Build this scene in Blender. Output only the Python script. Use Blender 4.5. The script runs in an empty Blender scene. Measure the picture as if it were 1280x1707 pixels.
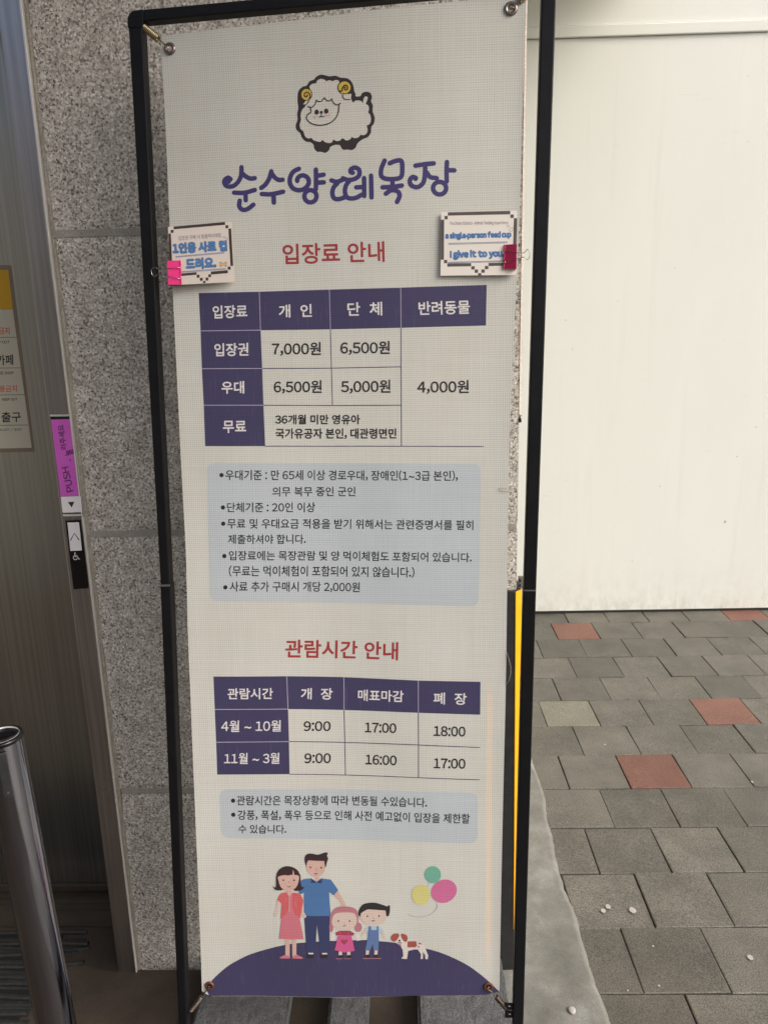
import bpy, bmesh, math, random
from mathutils import Vector, Matrix, noise as mnoise
random.seed(7)
R = math.radians
sc = bpy.context.scene
COL = sc.collection

# ------------------------------------------------------------------ camera
W0, H0, F0 = 1280.0, 1707.0, 1310.0
CAM_H = 1.58
pitch, yaw, roll = R(14.4), R(-1.3), R(-1.4)
fwd = Vector((math.sin(yaw)*math.cos(pitch), math.cos(yaw)*math.cos(pitch), -math.sin(pitch)))
rgt = Vector((math.cos(yaw), -math.sin(yaw), 0))
upv = rgt.cross(fwd)
rr = rgt*math.cos(roll) + upv*math.sin(roll)
uu = -rgt*math.sin(roll) + upv*math.cos(roll)
cam = bpy.data.cameras.new('camera')
cam.sensor_fit = 'VERTICAL'
cam.sensor_height = 36
cam.lens = 36*F0/H0
cam.clip_start = .02
cam.clip_end = 500
camo = bpy.data.objects.new('camera', cam)
COL.objects.link(camo)
EYE = Vector((0, 0, CAM_H))
camo.matrix_world = Matrix.Translation(EYE) @ Matrix((rr, uu, -fwd)).transposed().to_4x4()
sc.camera = camo

# ------------------------------------------------------------------ light
SUN_EL, SUN_AZ = R(38), R(118)            # azimuth clockwise from +Y, seen from above
world = bpy.data.worlds.new('World')
sc.world = world
world.use_nodes = True
wn = world.node_tree
sky = wn.nodes.new('ShaderNodeTexSky')
sky.sky_type = 'NISHITA'
sky.sun_disc = False
sky.sun_elevation = SUN_EL
sky.sun_rotation = SUN_AZ
sky.air_density = .7
sky.dust_density = 6.0
sky.ozone_density = 1.2
wn.links.new(sky.outputs[0], wn.nodes['Background'].inputs[0])
wn.nodes['Background'].inputs[1].default_value = .15
sun = bpy.data.lights.new('sun', 'SUN')
sun.energy = 1.0
sun.angle = R(30)
sun.color = (.97, 1, .99)
suno = bpy.data.objects.new('sun', sun)
COL.objects.link(suno)
sd = Vector((math.sin(SUN_AZ)*math.cos(SUN_EL), math.cos(SUN_AZ)*math.cos(SUN_EL), math.sin(SUN_EL)))
suno.rotation_euler = sd.to_track_quat('Z', 'Y').to_euler()
sc.view_settings.view_transform = 'Standard'
sc.view_settings.look = 'None'
sc.view_settings.gamma = 1
sc.view_settings.exposure = .34
sc.cycles.max_bounces = 10
sc.cycles.diffuse_bounces = 6

# ------------------------------------------------------------------ pixel -> place helpers (on real planes)
def ray(x, y):
    return fwd + rr*((x-W0/2)/F0) - uu*((y-H0/2)/F0)
def hit(x, y, n, d):                      # plane n.p = d
    k = ray(x, y)
    return EYE + k*((d - EYE.dot(n))/k.dot(n))
def on_y(x, y, Y): return hit(x, y, Vector((0, 1, 0)), Y)
def on_z(x, y, Z=0): return hit(x, y, Vector((0, 0, 1)), Z)

LEAN, TWIST = R(5), R(-3.5)
SM = Matrix.Translation((0.0, 1.337 - 1.004*math.tan(LEAN), 0)) @ Matrix.Rotation(TWIST, 4, 'Z') @ Matrix.Rotation(-LEAN, 4, 'X')
SMI = SM.inverted()
SN = (SM.to_3x3() @ Vector((0, 1, 0)))
def S(x, y, d=0.0):                       # photo point on the stand's plane, d metres in front of it -> (u, v)
    p0 = SM @ Vector((0, -d, 0))
    q = SMI @ hit(x, y, SN, SN.dot(p0))
    return q.x, q.z
CORN = [S(281.5, 79), S(851, 15.5), S(349.5, 1643.5), S(814, 1646)]
def warp(u, v):                           # gentle waves of the hung fabric
    return .0034*math.sin(5.2*u + 2.1*v + .6) + .0020*math.sin(9*u - 4*v) + .0009*math.sin(21*u + 3*v + 1.7*math.sin(2*v)) + .004*(abs(u-.02)/.3)**2*math.cos(3.3*v) * .5

# ------------------------------------------------------------------ scene helpers
def tag(o, label=None, cat=None, group=None, kind=None):
    if label: o['label'] = label
    if cat: o['category'] = cat
    if group: o['group'] = group
    if kind: o['kind'] = kind
    return o
def empty(name, mat=None, label=None, cat=None, group=None):
    o = bpy.data.objects.new(name, None)
    o.empty_display_size = .05
    COL.objects.link(o)
    if mat is not None: o.matrix_world = mat
    return tag(o, label, cat, group)

class MB:
    def __init__(s): s.v = []; s.f = []; s.m = []; s.mats = []
    def mi(s, m):
        if m not in s.mats: s.mats.append(m)
        return s.mats.index(m)
    def add(s, vs, fs, m):
        b = len(s.v); k = s.mi(m)
        s.v += [tuple(p) for p in vs]
        for f in fs: s.f.append([b+i for i in f]); s.m.append(k)
    def box(s, a, b, m, M=None):
        (x0, y0, z0), (x1, y1, z1) = a, b
        vs = [Vector(p) for p in ((x0,y0,z0),(x1,y0,z0),(x1,y1,z0),(x0,y1,z0),(x0,y0,z1),(x1,y0,z1),(x1,y1,z1),(x0,y1,z1))]
        if M is not None: vs = [M @ p for p in vs]
        s.add(vs, [(0,3,2,1),(4,5,6,7),(0,1,5,4),(1,2,6,5),(2,3,7,6),(3,0,4,7)], m)
    def tube(s, pts, r, m, n=8, caps=True, closed=False):
        pts = [Vector(p) for p in pts]
        N = len(pts); rs = r if isinstance(r, (list, tuple)) else [r]*N
        rings = []; prev = None
        for i, p in enumerate(pts):
            if closed: t = pts[(i+1) % N]-pts[i-1]
            else: t = pts[min(i+1, N-1)]-pts[max(i-1, 0)]
            t.normalize()
            if prev is None:
                a = t.orthogonal().normalized()
            else:
                a = prev - t*prev.dot(t)
                a = a.normalized() if a.length > 1e-6 else t.orthogonal().normalized()
            prev = a; b = t.cross(a)
            rings.append([p + (a*math.cos(2*math.pi*k/n)+b*math.sin(2*math.pi*k/n))*rs[i] for k in range(n)])
        vs = [q for rg in rings for q in rg]; fs = []
        for i in range(N if closed else N-1):
            j = (i+1) % N
            for k in range(n):
                k2 = (k+1) % n
                fs.append((i*n+k, i*n+k2, j*n+k2, j*n+k))
        if caps and not closed:
            fs.append(tuple(range(n))[::-1]); fs.append(tuple((N-1)*n+k for k in range(n)))
        s.add(vs, fs, m)
    def build(s, name, parent=None, mat=None, smooth=False, bevel=0, seg=2, origin=None):
        me = bpy.data.meshes.new(name)
        if origin is not None:
            o_ = Vector(origin)
            s.v = [tuple(Vector(p)-o_) for p in s.v]
        me.from_pydata(s.v, [], s.f)
        for m in s.mats: me.materials.append(m)
        me.polygons.foreach_set('material_index', s.m)
        if smooth: me.polygons.foreach_set('use_smooth', [True]*len(s.f))
        me.validate(); me.update()
        o = bpy.data.objects.new(name, me); COL.objects.link(o)
        if parent is not None: o.parent = parent
        if mat is not None: o.matrix_world = mat
        elif origin is not None and parent is None: o.location = origin
        if bevel:
            b = o.modifiers.new('bevel', 'BEVEL'); b.width = bevel; b.segments = seg; b.limit_method = 'ANGLE'; b.angle_limit = R(40)
            if smooth is False: pass
        return o

# ------------------------------------------------------------------ materials
def s2l(c):
    c /= 255.0
    return c/12.92 if c <= .04045 else ((c+.055)/1.055)**2.4
def rgb(r, g, b, k=1.0): return (s2l(r)*k, s2l(g)*k, s2l(b)*k, 1)
class NT:
    def __init__(s, name):
        s.m = bpy.data.materials.new(name); s.m.use_nodes = True
        s.t = s.m.node_tree; s.b = s.t.nodes['Principled BSDF']
    def n(s, typ, **k):
        o = s.t.nodes.new(typ)
        for a, v in k.items(): setattr(o, a, v)
        return o
    def l(s, a, b): s.t.links.new(a, b)
    def coord(s, kind='Object', scale=(1, 1, 1)):
        tc = s.n('ShaderNodeTexCoord'); mp = s.n('ShaderNodeMapping'); mp.inputs['Scale'].default_value = scale
        s.l(tc.outputs[kind], mp.inputs[0]); return mp.outputs[0]
    def noise(s, co, scale, detail=4, rough=.55, dist=0):
        t = s.n('ShaderNodeTexNoise'); t.inputs['Scale'].default_value = scale; t.inputs['Detail'].default_value = detail
        t.inputs['Roughness'].default_value = rough; t.inputs['Distortion'].default_value = dist
        s.l(co, t.inputs['Vector']); return t.outputs['Fac']
    def ramp(s, fac, stops, interp='LINEAR'):
        r = s.n('ShaderNodeValToRGB'); r.color_ramp.interpolation = interp
        e = r.color_ramp.elements
        while len(e) < len(stops): e.new(.5)
        for q, (p, c) in zip(e, stops):
            q.position = p
            q.color = c if hasattr(c, '__len__') else (c, c, c, 1)
        s.l(fac, r.inputs[0]); return r.outputs[0]
    def mix(s, fac, a, b, mode='MIX'):
        x = s.n('ShaderNodeMix', data_type='RGBA', blend_type=mode)
        for v, i in ((fac, 0), (a, 6), (b, 7)):
            if hasattr(v, 'is_linked'): s.l(v, x.inputs[i])
            else: x.inputs[i].default_value = v
        return x.outputs[2]
    def math(s, op, a, b=0.0, c=None):
        x = s.n('ShaderNodeMath', operation=op)
        for i, v in enumerate((a, b, c)):
            if v is None: continue
            if hasattr(v, 'is_linked'): s.l(v, x.inputs[i])
            else: x.inputs[i].default_value = v
        return x.outputs[0]
    def bump(s, h, strength=.3, dist=.001):
        b = s.n('ShaderNodeBump'); b.inputs['Strength'].default_value = strength; b.inputs['Distance'].default_value = dist
        s.l(h, b.inputs['Height']); s.l(b.outputs[0], s.b.inputs['Normal'])
    def base(s, c):
        if hasattr(c, 'is_linked'): s.l(c, s.b.inputs['Base Color'])
        else: s.b.inputs['Base Color'].default_value = c
        return s
    def set(s, **k):
        for a, v in k.items():
            i = s.b.inputs[a.replace('_', ' ')]
            if hasattr(v, 'is_linked'): s.l(v, i)
            else: i.default_value = v
        return s.m

# shared weave group: coarse canvas weave over any printed colour
def weave_group():
    g = bpy.data.node_groups.new('weave', 'ShaderNodeTree')
    g.interface.new_socket('Fac', in_out='OUTPUT', socket_type='NodeSocketFloat')
    go = g.nodes.new('NodeGroupOutput')
    def N(t, **k):
        o = g.nodes.new(t)
        for a, v in k.items(): setattr(o, a, v)
        return o
    def M(op, a, b=0.0):
        x = N('ShaderNodeMath', operation=op)
        for i, v in enumerate((a, b)):
            if hasattr(v, 'is_linked'): g.links.new(v, x.inputs[i])
            else: x.inputs[i].default_value = v
        return x.outputs[0]
    tc = N('ShaderNodeTexCoord'); sp = N('ShaderNodeSeparateXYZ'); g.links.new(tc.outputs['Object'], sp.inputs[0])
    def noi(scale, detail=2, vec=None, sc3=None):
        t = N('ShaderNodeTexNoise'); t.inputs['Scale'].default_value = scale; t.inputs['Detail'].default_value = detail
        src = tc.outputs['Object']
        if sc3:
            mp = N('ShaderNodeMapping'); mp.inputs['Scale'].default_value = sc3; g.links.new(src, mp.inputs[0]); src = mp.outputs[0]
        g.links.new(src, t.inputs['Vector']); return t.outputs['Fac']
    P = 2*math.pi/.0037
    jx = M('MULTIPLY', noi(1, 2, sc3=(90, 1, 4)), 6.0)
    jz = M('MULTIPLY', noi(1, 2, sc3=(4, 1, 90)), 6.0)
    sx = M('SINE', M('ADD', M('MULTIPLY', sp.outputs[0], P), jx))
    sz = M('SINE', M('ADD', M('MULTIPLY', sp.outputs[2], P), jz))
    hx = M('POWER', M('MULTIPLY', M('ADD', sx, 1.0), .5), 2.5)
    hz = M('POWER', M('MULTIPLY', M('ADD', sz, 1.0), .5), 2.5)
    wx = noi(1, 3, sc3=(14, 1, 5)); wz = noi(1, 3, sc3=(5, 1, 16))
    a = M('MULTIPLY', hx, M('MULTIPLY', wx, .18))
    b = M('MULTIPLY', hz, M('MULTIPLY', wz, .15))
    pit = M('MULTIPLY', M('MULTIPLY', hx, hz), M('MULTIPLY', noi(420, 1), .58))
    tot = M('SUBTRACT', 1.0, M('ADD', M('ADD', a, b), pit))
    thr = M('MULTIPLY', noi(1, 2, sc3=(330, 1, 6)), .10)
    thz = M('MULTIPLY', noi(1, 2, sc3=(6, 1, 330)), .10)
    tot = M('ADD', M('SUBTRACT', tot, M('ADD', thr, thz)), .17)
    g.links.new(tot, go.inputs[0])
    return g
WEAVE = weave_group()
PK = 1.32
_pc = {}
def ink(name, r, g, b, fade=.5, rough=.62):
    key = (name,)
    if key in _pc: return _pc[key]
    t = NT(name)
    gw = t.n('ShaderNodeGroup'); gw.node_tree = WEAVE
    co = t.coord()
    big = t.noise(co, 6, 3)
    shade = t.ramp(big, [(.3, .93), (.7, 1.0)])
    c = t.mix(1.0, rgb(r, g, b, 1.12), shade, 'MULTIPLY')
    wf = gw.outputs[0]
    c2 = t.mix(1.0, c, t.mix(1.0, (0, 0, 0, 1), wf, 'ADD'), 'MULTIPLY')
    if fade > .8:                        # worn pale threads through dark ink
        th = t.noise(t.coord(scale=(260, 1, 20)), 1, 2, .6)
        c2 = t.mix(t.ramp(th, [(.60, 0.0), (.78, .12)]), c2, rgb(170, 165, 175))
    t.base(c2); t.bump(wf, .25, .0006)
    _pc[key] = t.set(Roughness=rough)
    return _pc[key]

def canvas_mat():
    t = NT('woven canvas')
    gw = t.n('ShaderNodeGroup'); gw.node_tree = WEAVE
    co = t.coord()
    n1 = t.noise(co, 3.5, 4); n2 = t.noise(t.coord(scale=(60, 1, 3)), 1, 3)
    c = t.ramp(n1, [(.3, rgb(180, 180, 171, PK)), (.7, rgb(187, 188, 182, PK))])
    c = t.mix(t.ramp(n2, [(.45, 0.0), (.75, .25)]), c, rgb(180, 174, 163, PK))
    # faint peach band running down near the right edge
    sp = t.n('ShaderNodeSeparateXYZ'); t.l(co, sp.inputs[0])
    d = t.math('ABSOLUTE', t.math('SUBTRACT', sp.outputs[0], BAND_U))
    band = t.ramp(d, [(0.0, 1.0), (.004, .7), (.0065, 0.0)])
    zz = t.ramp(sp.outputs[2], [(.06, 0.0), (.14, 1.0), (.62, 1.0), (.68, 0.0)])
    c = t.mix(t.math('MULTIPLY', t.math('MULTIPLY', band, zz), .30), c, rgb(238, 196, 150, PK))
    wf = gw.outputs[0]
    c = t.mix(1.0, c, t.mix(1.0, (0, 0, 0, 1), wf, 'ADD'), 'MULTIPLY')
    t.base(c); t.bump(wf, .3, .0007)
    return t.set(Roughness=.7)
BAND_U = S(815, 1300)[0]-S(585, 1661)[0]
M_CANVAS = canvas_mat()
I_NAVY = ink('indigo print', 63, 59, 92, 1)
I_TITLE = ink('indigo title print', 62, 55, 108)
I_RED = ink('red print', 158, 54, 58)
I_TEXT = ink('dark grey print', 40, 37, 38)
I_WHITE = ink('white print', 218, 214, 212)
I_LINE = ink('thin indigo print', 74, 70, 104)
I_PALE = ink('pale line print', 168, 160, 182)
I_PANEL = ink('pale blue print', 183, 191, 195)
I_BLACK = ink('sepia black print', 50, 42, 42)
I_FACE = ink('white wool print', 206, 204, 195)
I_HORN = ink('ochre print', 208, 178, 72)
I_BLUSH = ink('blush print', 214, 182, 172)
I_HAIR = ink('brown hair print', 58, 40, 43)
I_SKIN = ink('skin print', 204, 170, 158)
I_SKIN2 = ink('pale skin print', 205, 186, 174)
I_CORAL = ink('coral print', 200, 96, 98)
I_PINK = ink('rose print', 198, 116, 128)
I_SHIRT = ink('blue shirt print', 76, 114, 162)
I_PANTS = ink('navy trouser print', 54, 62, 98)
I_ROSEHAIR = ink('dusty rose print', 176, 116, 126)
I_MAROON = ink('maroon print', 156, 66, 80)
I_MAGENTA = ink('pink skirt print', 200, 88, 138)
I_DENIM = ink('denim print', 92, 116, 158)
I_SKYB = ink('light blue print', 168, 188, 204)
I_BLKHAIR = ink('black hair print', 46, 44, 46)
I_DOG = ink('dog brown print', 160, 84, 74)
I_DOGW = ink('dog white print', 212, 206, 198)
I_GREEN = ink('green balloon print', 112, 172, 150)
I_BPINK = ink('pink balloon print', 200, 108, 150)
I_YEL = ink('yellow balloon print', 206, 200, 128)

def granite_mat():
    t = NT('flamed granite')
    co = t.coord('Object')
    tc = t.n('ShaderNodeTexCoord')
    v = t.n('ShaderNodeTexVoronoi'); v.inputs['Scale'].default_value = 250; t.l(co, v.inputs['Vector'])
    cell = t.ramp(v.outputs['Color'], [(.0, rgb(112, 108, 100)), (.35, rgb(188, 184, 174)), (.7, rgb(216, 212, 203)), (1, rgb(250, 247, 240))])
    n = t.noise(co, 210, 4, .65)
    c = t.mix(t.ramp(n, [(.56, 0.0), (.62, .95)]), cell, rgb(62, 57, 52))
    n2 = t.noise(co, 120, 4, .65)
    c = t.mix(t.ramp(n2, [(.60, 0.0), (.68, .85)]), c, rgb(58, 53, 48))
    n3 = t.noise(co, 26, 5, .6)
    c = t.mix(t.ramp(n3, [(.45, 0.0), (.75, .35)]), c, rgb(118, 104, 92))
    n4 = t.noise(co, 5, 4, .6)
    c = t.mix(1.0, c, t.ramp(n4, [(.3, .86), (.7, 1.06)]), 'MULTIPLY')
    t.base(c)
    h = t.math('ADD', t.noise(co, 420, 3), t.math('MULTIPLY', n2, 1.4))
    t.bump(h, .55, .0016)
    return t.set(Roughness=.75)
M_GRANITE = granite_mat()

def rough_mat(name, stops, scale, fine, bump=.5, bd=.002, rough=.85, specks=None, stain=None):
    t = NT(name); co = t.coord()
    n = t.noise(co, scale, 6, .62)
    c = t.ramp(n, stops)
    f = t.noise(co, fine, 3, .6)
    c = t.mix(1.0, c, t.ramp(f, [(.3, .72), (.7, 1.22)]), 'MULTIPLY')
    if specks:
        s_ = t.noise(co, specks[0], 2, .5)
        c = t.mix(t.ramp(s_, [(specks[1], 0.0), (specks[1]+.06, 1.0)]), c, specks[2])
    if stain:
        s_ = t.noise(co, stain[0], 4, .6, .4)
        c = t.mix(t.ramp(s_, [(stain[1], 0.0), (stain[1]+.2, stain[3])]), c, stain[2])
    t.base(c); t.bump(t.math('ADD', f, t.math('MULTIPLY', n, .8)), bump, bd)
    return t.set(Roughness=rough)
M_MORTAR = rough_mat('grey mortar', [(.3, rgb(148, 145, 138)), (.7, rgb(166, 163, 155))], 20, 500, .3, .001)
M_CAULK = rough_mat('beige sealant', [(.3, rgb(146, 140, 128)), (.7, rgb(172, 166, 152))], 30, 260, .3, .001, .6)
M_PINKCAULK = rough_mat('pale pink sealant', [(.3, rgb(196, 184, 172)), (.7, rgb(210, 200, 188))], 30, 260, .2, .001, .6)
M_CEMENT = rough_mat('weathered cement', [(.25, rgb(98, 98, 91)), (.5, rgb(126, 126, 119)), (.75, rgb(152, 153, 147))], 9, 420, .5, .0015, .85, (900, .66, rgb(90, 86, 80)), (3.5, .55, rgb(112, 104, 90), .5))
M_DIRTFLOOR = rough_mat('brown cement floor', [(.3, rgb(58, 50, 42)), (.7, rgb(80, 70, 59))], 6, 300, .35, .001, .7, None, (5, .5, rgb(58, 49, 41), .5))
M_STONE = rough_mat('dark rough stone', [(.3, rgb(92, 94, 96)), (.7, rgb(118, 120, 121))], 40, 320, 1.0, .006, .9, (520, .64, rgb(150, 152, 152)))
def paver_mat(name, a, b, c):
    t = NT(name); co = t.coord()
    at = t.n('ShaderNodeObjectInfo')
    vc = t.n('ShaderNodeVertexColor'); vc.layer_name = 'tone'
    n = t.noise(co, 7, 5, .65)
    col = t.ramp(n, [(.3, a), (.7, b)])
    col = t.mix(1.0, col, vc.outputs[0], 'MULTIPLY')
    f = t.noise(co, 300, 3, .7)
    col = t.mix(1.0, col, t.ramp(f, [(.34, .36), (.66, 1.68)]), 'MULTIPLY')
    st = t.noise(co, 2.2, 6, .7, .6)
    col = t.mix(t.ramp(st, [(.52, 0.0), (.8, .4)]), col, c)
    sc_ = t.noise(t.coord(scale=(6, 60, 1)), 2.2, 3, .6, .8)
    col = t.mix(t.ramp(sc_, [(.72, 0.0), (.80, .3)]), col, rgb(182, 180, 172))
    t.base(col); t.bump(t.math('ADD', f, n), .6, .0018)
    return t.set(Roughness=.46)
M_PAVER = paver_mat('grey concrete paver', rgb(86, 84, 77), rgb(112, 109, 99), rgb(102, 94, 77))
M_PAVERRED = paver_mat('red concrete paver', rgb(112, 76, 64), rgb(132, 91, 77), rgb(98, 72, 64))
M_PAVERTAN = paver_mat('tan concrete paver', rgb(122, 121, 106), rgb(142, 140, 124), rgb(120, 114, 96))
M_GROUT = rough_mat('dark joint sand', [(.3, rgb(66, 63, 52)), (.7, rgb(88, 84, 68))], 30, 500, .4, .001, .95)
def wall_mat():
    t = NT('cream painted panel'); co = t.coord()
    n = t.noise(t.coord(scale=(1, 1, .35)), 2.0, 5, .6)
    c = t.ramp(n, [(.3, rgb(235, 239, 230)), (.7, rgb(242, 245, 237))])
    st = t.noise(t.coord(scale=(9, 1, .5)), 1.6, 4, .6)
    c = t.mix(t.ramp(st, [(.58, 0.0), (.8, .22)]), c, rgb(214, 213, 208))
    d = t.noise(co, 26, 2, .4)
    c = t.mix(t.ramp(d, [(.765, 0.0), (.79, .7)]), c, rgb(150, 140, 122))
    sz = t.n('ShaderNodeSeparateXYZ'); t.l(co, sz.inputs[0])
    gr = t.math('MULTIPLY', t.ramp(sz.outputs[2], [(0.0, 1.0), (.10, .35), (.30, 0.0)]), t.ramp(t.noise(t.coord(scale=(9, 1, 5)), 2.4, 5, .7), [(.40, 0.0), (.75, .45)]))
    c = t.mix(gr, c, rgb(150, 142, 122))
    scf = t.noise(t.coord(scale=(2, 1, 14)), 3, 4, .65, .8)
    c = t.mix(t.ramp(scf, [(.68, 0.0), (.76, .35)]), c, rgb(190, 186, 176))
    t.base(c); t.bump(t.noise(co, 3, 3), .12, .01)
    return t.set(Roughness=.42)
M_WALL = wall_mat()
def steel(name, col, rough, streak=(220, 220, 2.0), metal=1.0, dirt=None):
    t = NT(name)
    n = t.noise(t.coord(scale=streak), 1, 3, .6)
    co = t.coord()
    c = t.mix(1.0, col, t.ramp(n, [(.25, .74), (.75, 1.16)]), 'MULTIPLY')
    big = t.noise(co, 3, 4, .6)
    if dirt:
        c = t.mix(t.ramp(t.noise(co, dirt[0], 5, .65, .5), [(dirt[1], 0.0), (dirt[1]+.18, dirt[3])]), c, dirt[2])
    t.base(c); t.bump(n, .05, .0004)
    return t.set(Metallic=metal, Roughness=t.math('ADD', t.math('MULTIPLY', big, .18), rough-.09))
M_DOOR = steel('bronze brushed steel', rgb(178, 180, 176), .30, (150, 150, 1.2))
M_JAMB = steel('brushed stainless jamb', rgb(192, 190, 190), .30, (160, 160, 2))
M_EDGE = steel('polished jamb edge', rgb(232, 230, 224), .3, (60, 60, 2), .45)
M_PLATE = steel('satin grey plate', rgb(150, 148, 154), .38, (160, 160, 2))
M_SILL = steel('worn brown sill', rgb(84, 76, 66), .45, (3, 60, 60), .5, (8, .5, rgb(70, 56, 44), .6))
M_CHROME = steel('scuffed chrome', rgb(150, 150, 158), .12, (70, 70, 2.5), 1.0, (30, .58, rgb(132, 128, 124), .5))
M_SPRING = steel('brassy spring steel', rgb(196, 182, 148), .3, (900, 900, 900))
M_WIRE = steel('bright wire', rgb(188, 184, 176), .25, (50, 50, 50))
M_GROMMET = steel('nickel grommet', rgb(150, 138, 132), .28, (400, 400, 400), 1, (240, .56, rgb(92, 60, 44), .6))
M_OLDSPRING = steel('tarnished spring', rgb(124, 114, 104), .42, (900, 900, 900))
M_RUST = steel('rusty grommet', rgb(124, 82, 64), .6, (400, 400, 400), .45, (300, .45, rgb(92, 46, 32), .9))
def plain(name, col, rough=.5, scale=60, amp=.15, metal=0, coat=0, scuff=None, bump=0, spec=.5):
    t = NT(name); t.b.inputs['Specular IOR Level'].default_value = spec; co = t.coord()
    n = t.noise(co, scale, 4, .6)
    c = t.mix(1.0, col, t.ramp(n, [(.3, 1-amp), (.7, 1+amp)]), 'MULTIPLY')
    if scuff:
        s_ = t.noise(t.coord(scale=(1, 1, .25)), scuff[0], 4, .62, .5)
        c = t.mix(t.ramp(s_, [(scuff[1], 0.0), (scuff[1]+.12, scuff[3])]), c, scuff[2])
    t.base(c)
    if bump: t.bump(n, bump, .001)
    return t.set(Roughness=rough, Metallic=metal, Coat_Weight=coat)
M_BLACK = plain('black satin paint', (.007, .007, .008, 1), .42, 40, .2, 0, 0, (90, .74, (.10, .10, .10, 1), .4), spec=.22)
M_JOINT = plain('scraped paint edge', (.10, .10, .10, 1), .5)
M_RUBBER = plain('black rubber', (.022, .022, .024, 1), .55, 50, .3, 0, 0, (11, .60, (.13, .135, .14, 1), .55))
M_YELLOW = plain('yellow reflective strip', rgb(250, 178, 24, 1.0), .35, 30, .06)
M_FOAM = plain('grey foam end', rgb(116, 112, 102), .8)
M_HOLE = plain('dark hollow', (.008, .008, .008, 1), .8)
M_CARD = plain('cream card', rgb(222, 212, 202, 1.08), .5, 8, .03)
M_CARDW = plain('white card', rgb(232, 226, 216, 1.08), .5, 8, .03)
M_PIX = plain('dark brown print', rgb(72, 58, 54), .5)
M_PIX2 = plain('dark taupe print', rgb(92, 84, 78), .5)
M_BLUE = plain('blue lettering', rgb(82, 134, 190), .5)
M_BLUED = plain('blue outline', rgb(66, 94, 148), .5)
M_GREY = plain('grey pen lettering', rgb(110, 106, 122), .5)
M_RULE = plain('blue rule', rgb(112, 132, 170), .5)
M_BONE = plain('yellow biscuit print', rgb(226, 192, 128), .5)
M_CLIP1 = plain('hot pink clip', rgb(226, 24, 122), .35, 40, .06, 0, .3)
M_CLIP2 = plain('crimson clip', rgb(176, 18, 76), .3, 40, .06, 0, .4)
M_PAPER = plain('grey white sticker', rgb(206, 202, 182), .45, 10, .04)
M_STKYEL = plain('yellow sticker field', rgb(212, 166, 34), .45, 10, .04)
M_STKMARG = plain('clear sticker margin', rgb(140, 128, 112), .4, 10, .05, .3)
M_ORANGE = plain('orange red lettering', rgb(210, 84, 58), .5)
M_INK = plain('black lettering', rgb(36, 33, 32), .5)
M_PURPLE = plain('purple label', rgb(196, 92, 190), .4, 12, .05)
M_PURTXT = plain('dark plum lettering', rgb(66, 34, 70), .5)
M_BTNW = plain('white plastic', rgb(222, 220, 224), .35, 12, .03)
M_GLOSSBLK = plain('gloss black plastic', (.006, .006, .007, 1), .15)
M_MAT = plain('black rubber matting', (.02, .021, .02, 1), .6, 60, .4, 0, 0, (20, .6, (.07, .065, .06, 1), .6), .4)
M_SPOT = plain('white paint drip', rgb(178, 176, 170), .7, 200, .08)
M_THREAD = plain('pale thread', rgb(190, 180, 160), .7)
M_TAN = plain('tan thread', rgb(178, 156, 112), .7)
M_CEIL = plain('white ceiling paint', rgb(205, 200, 190), .7, 3, .05)
M_DARKBASE = plain('black gap seal', (.015, .015, .015, 1), .7)
M_ADDWALL = rough_mat('added wall facing', [(.3, rgb(122, 119, 112)), (.7, rgb(146, 142, 133))], 5, 60, .2, .002)

# ------------------------------------------------------------------ print helpers (flat ink on a sheet)
def spline(pts, n=6, closed=False):
    P = [Vector((p[0], p[1])) for p in pts]
    N = len(P); out = []
    rng = range(N if closed else N-1)
    for i in rng:
        p1, p2 = P[i], P[(i+1) % N]
        p0 = P[i-1] if (closed or i > 0) else p1*2-p2
        p3 = P[(i+2) % N] if (closed or i+2 < N) else p2*2-p1
        for k in range(n):
            t = k/n
            out.append(.5*((2*p1)+(p2-p0)*t+(2*p0-5*p1+4*p2-p3)*t*t+(3*p1-p0-3*p2+p3)*t**3))
    if not closed: out.append(P[-1])
    return [(q.x, q.y) for q in out]
def ell(cx, cy, rx, ry, n=24, rot=0):
    c, s_ = math.cos(rot), math.sin(rot)
    return [(cx+rx*math.cos(a)*c-ry*math.sin(a)*s_, cy+rx*math.cos(a)*s_+ry*math.sin(a)*c) for a in (2*math.pi*k/n for k in range(n))]

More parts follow.
